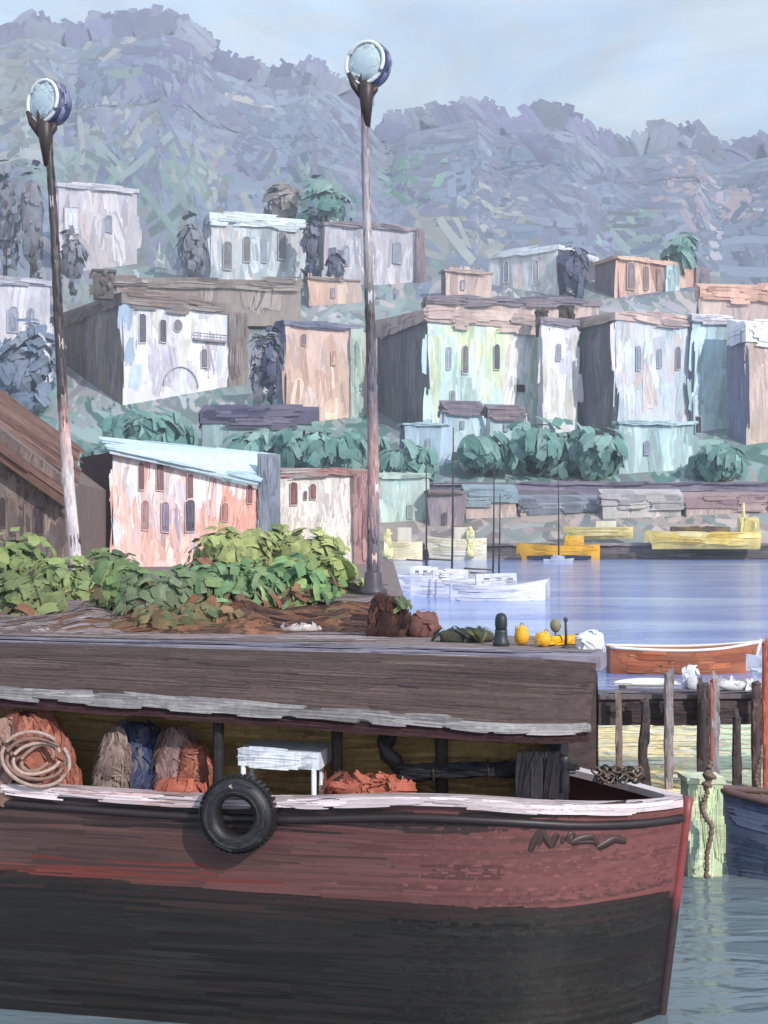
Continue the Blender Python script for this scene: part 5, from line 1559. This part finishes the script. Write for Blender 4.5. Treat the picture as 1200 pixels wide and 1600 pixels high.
gc = np.where(((u > 3.4) & (R(n) < .45))[:, None], pick(pal((170, 160, 168), (186, 150, 146), (120, 110, 118)), n), gc)
strokes(mb, u, R(n) * .2, rng.normal(0, .03, n), .3 + .4 * R(n), .035 + .02 * R(n), gc, gw_S, 5, 5, .2, .02, .005, .06)
mb.build('gunwale', M_HULL, barge)
mb = MB()
sd_ = np.linspace(.15, LB - .05, 40)
A_ = hull_P(sd_, 1 - .55 / (rail_z(sd_) + .5), 1.) - prt * .03
B_ = hull_P(sd_, 1 - .55 / (rail_z(sd_) + .5), -1.) + prt * .03
mb.add(np.concatenate([A_, B_]), [(i, i + 1, 41 + i, 40 + i) for i in range(39)], lin(96, 80, 74))
mb.build('deck', M_WOOD, barge)
# lettering: brushed name near the bow
mb = MB()
for line, wd in [([(827, 1331), (833, 1314), (844, 1296)], 7), ([(844, 1296), (843, 1310), (840, 1320)], 7), ([(845, 1297), (852, 1310), (860, 1324)], 7), ([(860, 1324), (864, 1312), (872, 1303)], 7),
                 ([(878, 1318), (880, 1308), (884, 1306)], 5), ([(886, 1314), (890, 1302), (896, 1306), (890, 1318)], 6), ([(892, 1316), (906, 1310), (926, 1306)], 8), ([(926, 1306), (932, 1316), (934, 1321)], 6),
                 ([(934, 1325), (946, 1318), (962, 1311), (978, 1314)], 8), ([(896, 1318), (912, 1316), (930, 1316)], 4)]:
    sz = np.array([hull_px(x, y) for x, y in line])
    k = np.linspace(0, len(sz) - 1, 9)
    sz = np.stack([np.interp(k, np.arange(len(sz)), sz[:, j]) for j in range(2)], 1)
    P, N = hull_S2(sz[:, 0], sz[:, 1])
    tdir = norm(np.gradient(P, axis=0))
    cr = norm(np.cross(N, tdir)) * (wd * 10.4 / F * .8) * (1 - .35 * np.abs(np.linspace(-1, 1, 9)) ** 3)[:, None]
    vs = np.concatenate([P - cr + N * .007, P + N * .009, P + cr + N * .007, P - cr + N * .003, P + cr + N * .003])
    fs = [(a_ * 9 + i, a_ * 9 + i + 1, b_ * 9 + i + 1, b_ * 9 + i) for a_, b_ in ((3, 0), (0, 1), (1, 2), (2, 4)) for i in range(8)]
    mb.add(vs, fs, lin(62, 46, 44), True)
mb.build('name_lettering', M_HULL, barge)

# canopy over the hold
CS0, CS1 = .78, 8.6
cw = lambda s: np.minimum(half_w(s) - .02, 1.0)
_s = np.linspace(CS0, CS1, 40)
_p = BOW + _s[:, None] * aft + cw(_s)[:, None] * prt
_x = 600 + _p[:, 0] / _p[:, 1] * F
_z = H - (1078 + .066 * _x - HOR) * _p[:, 1] / F
_q = np.polyfit(_s, _z, 2)
cz = lambda s: np.polyval(_q, np.asarray(s, float))
ss = np.linspace(CS0, CS1, 30)
def cpt(s, w, z): return BOW + np.asarray(s)[..., None] * aft + np.asarray(w)[..., None] * prt + np.asarray(z)[..., None] * np.array([0, 0, 1.])
mb = MB()
RF = pal((84, 69, 65), (78, 63, 61), (92, 77, 72), (72, 58, 58))
bz = lambda s: np.maximum(2.86 + .010 * np.asarray(s), cz(s) + .06)
nr, far = cpt(ss, cw(ss), cz(ss)), cpt(ss, -cw(ss), bz(ss))
mid = cpt(ss, 0 * ss, (cz(ss) + bz(ss)) / 2 + .03)
dz = np.array([0, 0, .05])
m = len(ss)
vs = np.concatenate([nr, mid, far, nr - dz, mid - dz, far - dz])
fs = []
for a_, b_ in ((0, 1), (1, 2)): fs += [(b_ * m + i, b_ * m + i + 1, a_ * m + i + 1, a_ * m + i) for i in range(m - 1)]
for a_, b_ in ((3, 4), (4, 5)): fs += [(a_ * m + i, a_ * m + i + 1, b_ * m + i + 1, b_ * m + i) for i in range(m - 1)]
for a_, b_ in ((0, 3), (5, 2)): fs += [(a_ * m + i, a_ * m + i + 1, b_ * m + i + 1, b_ * m + i) for i in range(m - 1)]
fs += [(0, m, 4 * m, 3 * m), (m, 2 * m, 5 * m, 4 * m)]
mb.add(vs, fs, RF.mean(0))
def roof_S(s, w):
    s = np.clip(s, CS0, CS1)
    ww = np.clip(w, -1, 1) * cw(s)
    t_ = ww / cw(s)
    return cpt(s, ww, (cz(s) + bz(s)) / 2 + .03 * (1 - np.abs(t_)) - t_ * (bz(s) - cz(s)) / 2), norm(np.array([0, 0, 1.]) + prt * .25)
n = 300
u = rng.uniform(CS0 + .3, CS1 - .4, n)
strokes(mb, u, rng.uniform(-.9, .95, n), rng.normal(0, .02, n), .7 + .9 * R(n), .16, pick(RF, n, .05), roof_S, 6, 4, .2, .02, .003, .04)
mb.build('canopy_roof', M_CLOTH, barge)
mb = MB()
TR = pal((148, 144, 146), (136, 132, 136), (160, 156, 156), (122, 116, 118))  # pale palette paints the light on the canopy's front edge
mb.tube(nr + prt * .02 - np.array([0, 0, .02]), .034, TR.mean(0), 8, True, .2)
def lit_edge_S(s, v):
    s = np.clip(s, CS0, CS1)
    return cpt(s, cw(s) + .05, cz(s) - .06 + v), prt
n = 130
u = rng.uniform(CS0 + .2, CS1 - .2, n)
strokes(mb, u, R(n) * .1, rng.normal(0, .03, n), .3 + .3 * R(n), .035, pick(TR, n, .07), lit_edge_S, 5, 3, .1, .02, .004, .08)
mb.build('canopy_lit_edge', M_CLOTH, barge)
mb = MB()
FS = pal((66, 46, 48), (58, 40, 44), (74, 50, 52), (52, 38, 40))
fz = .13
vs = np.concatenate([nr - np.array([0, 0, .055]), nr - np.array([0, 0, fz]), nr - prt * .03 - np.array([0, 0, fz]), nr - prt * .03 - np.array([0, 0, .055])])
mb.add(vs, [(a_ * m + i, a_ * m + i + 1, b_ * m + i + 1, b_ * m + i) for a_, b_ in ((0, 1), (1, 2), (2, 3)) for i in range(m - 1)], FS.mean(0))
def fas_S(s, v):
    s = np.clip(s, CS0, CS1)
    return cpt(s, cw(s) + .012, cz(s) - v), prt
n = 200
u = rng.uniform(CS0 + .3, CS1 - .3, n)
strokes(mb, u, 0.06 + R(n) * .07, rng.normal(0, .02, n), .5 + .5 * R(n), .04, pick(FS, n, .08), fas_S, 6, 4, .2, .02, .004, .07)
mb.build('valance', M_CLOTH, barge)
mb = MB()
OCH = pal((160, 132, 88), (146, 118, 80), (172, 144, 96), (128, 104, 78), (150, 118, 74))
bs = np.linspace(CS0 + .3, CS1, 30)
lo_, hi_ = cpt(bs, cw(bs) - .74, 0 * bs + 1.25), cpt(bs, cw(bs) - .74, cz(bs) - .03)
th = prt * .03
vs = np.concatenate([lo_, hi_, hi_ + th, lo_ + th])
mb.add(vs, [(a_ * 30 + i, a_ * 30 + i + 1, b_ * 30 + i + 1, b_ * 30 + i) for a_, b_ in ((0, 1), (2, 3), (1, 2)) for i in range(29)], OCH.mean(0))
def och_S(s, v):
    s = np.clip(s, CS0 + .3, CS1)
    return cpt(s, cw(s) - .705, v), prt
n = 220
u = rng.uniform(CS0 + .6, CS1 - .3, n)
strokes(mb, u, rng.uniform(1.3, 2.4, n), rng.normal(0, .06, n), .5 + .5 * R(n), .1, pick(OCH, n, .08), och_S, 6, 4, .2, .02, .006, .08)
mb.build('back_curtain', M_CLOTH, barge)
mb = MB()
EC = pal((46, 44, 50), (40, 38, 44), (56, 50, 54))
for k, (s0_, s1_) in enumerate([(1.02, 1.10)]):
    pts = [cpt(np.array([s_]), np.array([w_]), np.array([z_]))[0] for z_ in (1.35, 2.3) for s_, w_ in ((s0_, .7), (s1_ + .02, .72), (s1_ + .02, -.6), (s0_, -.6))]
    mb.hexa(np.array(pts), EC.mean(0))
p0 = cpt(np.array([1.34]), np.array([.84]), np.array([1.86]))[0]
p1 = cpt(np.array([1.02]), np.array([.72]), np.array([1.86]))[0]
cover(mb, plane(p0, p1 - p0, (0, 0, 1), prt), np.linalg.norm(p1 - p0), .46, EC, .4, .07, np.pi / 2 - .1, .1, 3, .4, .01, 7, 3)
mb.build('end_curtain', M_CLOTH, barge)
def post(x, yt, yb, d, w, c, bendx=0):
    s = d / F
    mb = MB()
    a_, b_ = at(x, yb, d), at(x, yt, d)
    b_[2] -= 0.0; a_[2] = 1.3
    mb.tube([a_, a_ * .6 + b_ * .4 + np.array([bendx * s, 0, 0]), a_ * .2 + b_ * .8 + np.array([bendx * s * .8, 0, 0]), b_], w * s * .5, c, 9, True, .2)
    n = 16
    kk = R((n, 1))
    strokes3(mb, a_ + (b_ - a_) * kk + np.array([bendx * s * .5, -w * s * .45, 0]), np.tile(b_ - a_, (n, 1)), np.tile([0, -1., 0], (n, 1)), .25, w * s * .5, pick(np.array([c, c * 1.3, c * .8]), n), 4, 3, .2, .05, .004)
    mb.build('canopy_post', M_WOOD, barge)
post(341, 1106, 1240, 10.62, 17, lin(40, 36, 40))
post(527, 1128, 1240, 10.75, 18, lin(58, 48, 46))
post(690, 1134, 1240, 10.8, 20, lin(74, 60, 52))
post(658, 1140, 1240, 11.4, 12, lin(88, 72, 58))
# objects in and on the barge
def on(x, y, d): return at(x, y, d)
c = at(610, 1200, 10.7)
root = empty('stove_pipe', c * [1, 1, 0] + [0, 0, 1.4], 'black bent stove pipe rising under the canopy', 'stove pipe')
mb = MB()
mb.tube([at(632, 1250, 10.75), at(628, 1212, 10.72), at(618, 1190, 10.7), at(604, 1178, 10.7), at(603, 1160, 10.72), at(612, 1136, 10.8)], [.05, .058, .065, .075, .08, .075], lin(46, 42, 46), 10, True, .15)
mb.build('pipe', M_METAL, root)
mb = MB()
mb.lathe([(.09, -.03), (.1, 0), (.1, .03), (.08, .05)], at(632, 1236, 10.75), (0, 0, 1), lin(52, 46, 48), 10)
mb.build('collar', M_METAL, root)
# white table
WT = pal((214, 218, 228), (200, 206, 220), (226, 228, 234))
s = 10.7 / F
root = empty('white_table', at(440, 1240, 10.7) * [1, 1, 0] + [0, 0, 1.32], 'white folding table under the canopy right of the tyre', 'table')
mb = MB()
ta = at(372, 1196, 10.62); tw = 130 * s
dirn = norm(np.array([math.cos(PSI), -math.sin(PSI), -.02]))
mb.obox(ta, dirn * tw, np.array([.0, 0, 26 * s]), np.array([.1, .55, 0]), WT.mean(0))
cover(mb, plane(ta + np.array([0, -.006, 0]), dirn, (0, 0, 1), norm(np.array([-math.sin(PSI), -math.cos(PSI), 0]))), tw, 27 * s, WT, .4, .05, 0, .05, 3, .5, .004)
mb.build('table_top', M_WOOD, root)
for k, q_ in ((.93, .02), (.06, .02), (.93, .5), (.06, .5)):
    mb = MB()
    p = ta + dirn * tw * k + np.array([.1, .55, 0]) * q_
    mb.tube([p - np.array([0, 0, p[2] - 1.3]), p], .022, lin(206, 210, 220), 7)
    mb.build('leg', M_WOOD, root)
# folded orange cloth over the rail
s_o, z_o = hull_px(578, 1250)
OC = pal((168, 96, 80), (156, 88, 72), (178, 106, 90))
c = at(578, 1231, 10.5)
heap('orange_cloth', 'folded orange cloth lying over the barge rail', 'cloth', c, (.33, .09, .07), OC, 'cloth_fold', n=90, L=.26, W=.07, up=.0, bend=.05)
# black furled roll
root = empty('furled_tarpaulin', at(770, 1225, 10.4), 'black furled tarpaulin roll lying along the barge rail', 'tarpaulin')
a, b = at(640, 1210, 10.55), at(886, 1206, 10.32)
k = np.linspace(0, 1, 14)[:, None]
mb = MB()
pth = a + (b - a) * k + np.array([0, 0, .03]) * np.sin(k * 3.1)
mb.tube(pth, .062 + .012 * np.sin(np.arange(14) * 1.7), lin(36, 36, 40), 12, True, .12)
n = 60
strokes3(mb, a + (b - a) * R((n, 1)) + np.stack([0 * R(n), -.06 + 0 * R(n), (R(n) - .3) * .1 + .02], 1), np.tile(b - a, (n, 1)), np.tile([0, -1., .3], (n, 1)), .3, .035, pick(pal((36, 36, 40), (46, 46, 50), (30, 30, 34)), n), 5, 3, .2, .05, .004)
mb.build('roll', M_CLOTH, root)
for kk in (.15, .5, .8):
    mb = MB()
    p = a + (b - a) * kk + np.array([0, 0, .03 * math.sin(kk * 3.1)])
    aa = np.linspace(0, 2 * np.pi, 13)
    mb.tube(p + np.stack([0 * aa, np.cos(aa) * .08, np.sin(aa) * .08], 1), .01, lin(64, 58, 56), 6, False)
    mb.build('lashing', M_ROPE, root)
root = empty('mooring_post', at(880, 1238, 10.3), 'short black mooring bitt at the end of the furled tarpaulin', 'bitt')
mb = MB()
p = at(880, 1238, 10.3)
mb.lathe([(.055, 0), (.05, .1), (.05, .2), (.062, .24), (.066, .29), (.04, .31)], p, (0, 0, 1), lin(36, 36, 40), 12)
mb.build('post', M_METAL, root)
mb = MB()
mb.tube([p + np.array([-.13, 0, .2]), p + np.array([.13, 0, .2])], .022, lin(40, 38, 42), 8)
mb.build('cross_bar', M_METAL, root)
# anchor chain heap at the bow
c = at(970, 1214, 10.75)
root = empty('anchor_chain', c - np.array([0, 0, .05]), 'rusty black anchor chain heaped on the foredeck', 'chain')
mb = MB()
for k in range(26):
    p = at(932 + k * 2.7, 1209 + 3 * math.sin(k * .9) + (5 if k % 3 else -4), 10.65 + .02 * (k % 4))
    aa = np.linspace(0, 2 * np.pi, 9)
    tz = R() * 3
    e1 = norm(np.array([math.cos(tz), .3, math.sin(tz)])); e2 = norm(np.cross(e1, [.2, 1., .4 * (k % 2)]))
    mb.tube(p + np.cos(aa)[:, None] * e1 * .045 + np.sin(aa)[:, None] * e2 * .028, .011, lin(48, 44, 44) if k % 4 else lin(96, 78, 66), 6, False)
mb.build('links', M_METAL, root)
# tyre fender
s_t, z_t = hull_px(378, 1268)
P, N = hull_S2(np.array([s_t]), np.array([z_t]))
ct, nt_ = P[0], N[0]
nt_ = norm(nt_ * [1, 1, 0])
root = empty('tyre_fender', ct - np.array([0, 0, .33]), 'black car tyre hung as a fender on the barge side', 'tyre')
mb = MB()
RO, RI, TH = .305, .16, .18
prof = [(RI, .0), (RI - .0, TH), (RI + .05, TH + .012), (RO - .05, TH + .005), (RO - .012, TH - .03), (RO, TH * .5), (RO - .012, .02), (RO - .05, -.008), (RI + .05, -.01)]
n_ = 44
ref = norm(np.cross([0, 0, 1.], nt_)); w_ = np.cross(nt_, ref)
a_ = np.arange(n_) / n_ * 2 * np.pi
rd = np.cos(a_)[:, None] * ref + np.sin(a_)[:, None] * w_
vs = np.concatenate([ct + nt_ * (h + .03) + rd * (r * (1 + .012 * np.sin(a_ * 3 + r * 9)))[:, None] for r, h in prof])
m = len(prof)
mb.add(vs, [(i * n_ + k, i * n_ + (k + 1) % n_, ((i + 1) % m) * n_ + (k + 1) % n_, ((i + 1) % m) * n_ + k) for i in range(m) for k in range(n_)], lin(36, 35, 38), True)
for k in range(n_):
    e = rd[k]
    tng = np.cross(nt_, e)
    o_ = ct + nt_ * .05 + e * (RO - .004) - tng * .012
    mb.obox(o_, tng * .026, nt_ * (TH - .06), e * .014, lin(34, 33, 36))
n = 36
an = rng.uniform(0, 2 * np.pi, n); rr = rng.uniform(RI + .04, RO - .05, n)
ee = np.cos(an)[:, None] * ref + np.sin(an)[:, None] * w_
strokes3(mb, ct + nt_ * (.03 + TH + .006) + ee * rr[:, None], np.cross(nt_, ee), np.tile(nt_, (n, 1)), .18, .035, pick(pal((36, 35, 38), (44, 43, 46), (30, 29, 32), (50, 49, 52)), n), 5, 4, .2, -.15, .004)
mb.build('tread', M_RUBBER, root)
mb = MB()
for r in (RI + .035, RI + .075, RO - .06):
    aa = np.linspace(0, 2 * np.pi, 40)
    mb.tube(ct + nt_ * (.03 + TH + .008) + (np.cos(aa)[:, None] * ref + np.sin(aa)[:, None] * w_) * r, .005, lin(58, 57, 60), 6, False)
mb.build('sidewall_ridge', M_RUBBER, root)
mb = MB()
pr = at(341, 1232, 10.48)
mb.tube([ct + nt_ * (.03 + TH * .5) + np.array([0, 0, RI - .01]), ct + nt_ * (.05 + TH) + np.array([-.02, 0, RO * .8]), pr + np.array([.02, 0, .02]), pr + np.array([0, .15, .04])], .016, lin(150, 140, 140), 7)
mb.build('hanging_rope', M_ROPE, root)

# cargo under the canopy at the left
RU = pal((150, 92, 76), (136, 82, 70), (164, 104, 86), (120, 84, 76))
BRC = pal((124, 98, 90), (112, 88, 82), (138, 110, 100))
def cone_heap(name, label, cat, part, x, yt, yb, w, d, p, lean=0., n=60):
    s = d / F
    b, t = at(x, yb, d), at(x + lean, yt, d)
    root = empty(name, b, label, cat)
    h = t[2] - b[2]
    mb = MB()
    r = w * s / 2
    prof_k = [(0, 1.0), (.25, 1.08), (.55, .98), (.8, .78), (.94, .5), (1., .15)]
    vs, m = [], 14
    aa = np.arange(m) / m * 2 * np.pi
    for k, rr in prof_k:
        wob = 1 + .2 * np.sin(aa * 3 + k * 4 + x) + .1 * (R(m) - .5)
        cc = b + (t - b) * k
        vs.append(cc + np.stack([np.cos(aa) * r * rr * wob, np.sin(aa) * r * .7 * rr * wob, 0 * aa], 1))
    vs = np.concatenate(vs)
    mb.add(vs, [(i * m + k, i * m + (k + 1) % m, (i + 1) * m + (k + 1) % m, (i + 1) * m + k) for i in range(5) for k in range(m)] + [tuple(5 * m + k for k in range(m)), tuple(range(m))[::-1]], p.mean(0), True)
    kk = R(n) * .9
    an = rng.uniform(-np.pi, 0, n)
    rr = np.interp(kk, [a_[0] for a_ in prof_k], [a_[1] for a_ in prof_k])
    Cn = b + (t - b) * kk[:, None] + np.stack([np.cos(an) * r * rr, np.sin(an) * r * .7 * rr, 0 * an], 1)
    strokes3(mb, Cn, np.tile(t - b, (n, 1)) - np.stack([np.cos(an) * r, 0 * an, 0 * an], 1) * .7 + rng.normal(0, .3, (n, 3)), np.stack([np.cos(an), np.sin(an), .3 + 0 * an], 1), h * .42, r * .55, pick(p, n, .14), 7, 3, .25, .3, .012, .1)
    mb.build(part, M_CLOTH, root)
    return root
cone_heap('canvas_bundle', 'rust orange canvas bundle peaked under the canopy at the left', 'canvas bundle', 'canvas', 66, 1112, 1240, 110, 11.0, RU, -24, 80)
cone_heap('canvas_bundle', 'brown canvas bundle cut by the left edge', 'canvas bundle', 'canvas', -6, 1126, 1240, 120, 10.95, BRC, 4, 80)
cone_heap('grain_sack', 'tall brown grey sack leaning left of the blue tarpaulin', 'sack', 'sack_body', 172, 1142, 1240, 50, 10.9, pal((128, 110, 104), (112, 96, 94), (142, 124, 116)), 10)
cone_heap('blue_tarpaulin', 'dark blue tarpaulin draped over stacked cargo', 'tarpaulin', 'sheet', 208, 1128, 1242, 92, 11.1, pal((58, 68, 98), (68, 74, 94), (48, 58, 88), (88, 86, 96)), 6, 90)
cone_heap('grain_sack', 'rounded pinkish grey sack right of the blue tarpaulin', 'sack', 'sack_body', 274, 1138, 1242, 70, 11.0, pal((136, 110, 108), (122, 98, 98), (150, 122, 118)), 2, 70)
cone_heap('orange_cloth', 'small rust orange cloth heap left of the black post', 'cloth', 'cloth_fold', 304, 1160, 1242, 48, 10.9, RU * 1.1, -2)
c = at(284, 1232, 10.62)
heap('orange_cloth', 'bright orange cloth spilling onto the rail left of the tyre', 'cloth', c, (.17, .1, .06), OC, 'cloth_fold', n=50, L=.2, W=.05, up=0)
# coil of rope
c = at(56, 1186, 10.62)
root = empty('rope_coil', c - np.array([0, 0, .2]), 'coil of pale brown rope leaning on the canvas bundle', 'rope coil')
for k in range(4):
    mb = MB()
    aa = np.linspace(.3 * k, 2 * np.pi * .93 + .3 * k, 30)
    r = .10 + .04 * k + .02 * np.sin(aa * 2 + k)
    mb.tube(c + np.stack([np.cos(aa) * r * 1.25, -.02 * k + .12 * np.sin(aa) * .3 + .05, np.sin(aa) * r], 1), .017, lin(*[(146, 118, 108), (176, 150, 140), (132, 106, 98), (164, 140, 132), (120, 94, 88)][k]), 7, False)
    mb.build('loop', M_ROPE, root)

# ------------------------------------------------------------------ haze: the air between here and the hills
def haze():
    mb = MB()
    mb.box((0, 830, 300), (5400, 1860, 602), (1, 1, 1))
    m = bpy.data.materials.new('haze_air')
    m.use_nodes = True
    nd, lk = m.node_tree.nodes, m.node_tree.links
    nd.clear()
    o = nd.new('ShaderNodeOutputMaterial')
    v = nd.new('ShaderNodeVolumePrincipled')
    v.inputs['Color'].default_value = (.80, .88, 1.0, 1)
    v.inputs['Density'].default_value = .00040
    v.inputs['Anisotropy'].default_value = 0.1
    lk.new(v.outputs['Volume'], o.inputs['Volume'])
    mb.build('haze', m, kind='stuff')
haze()
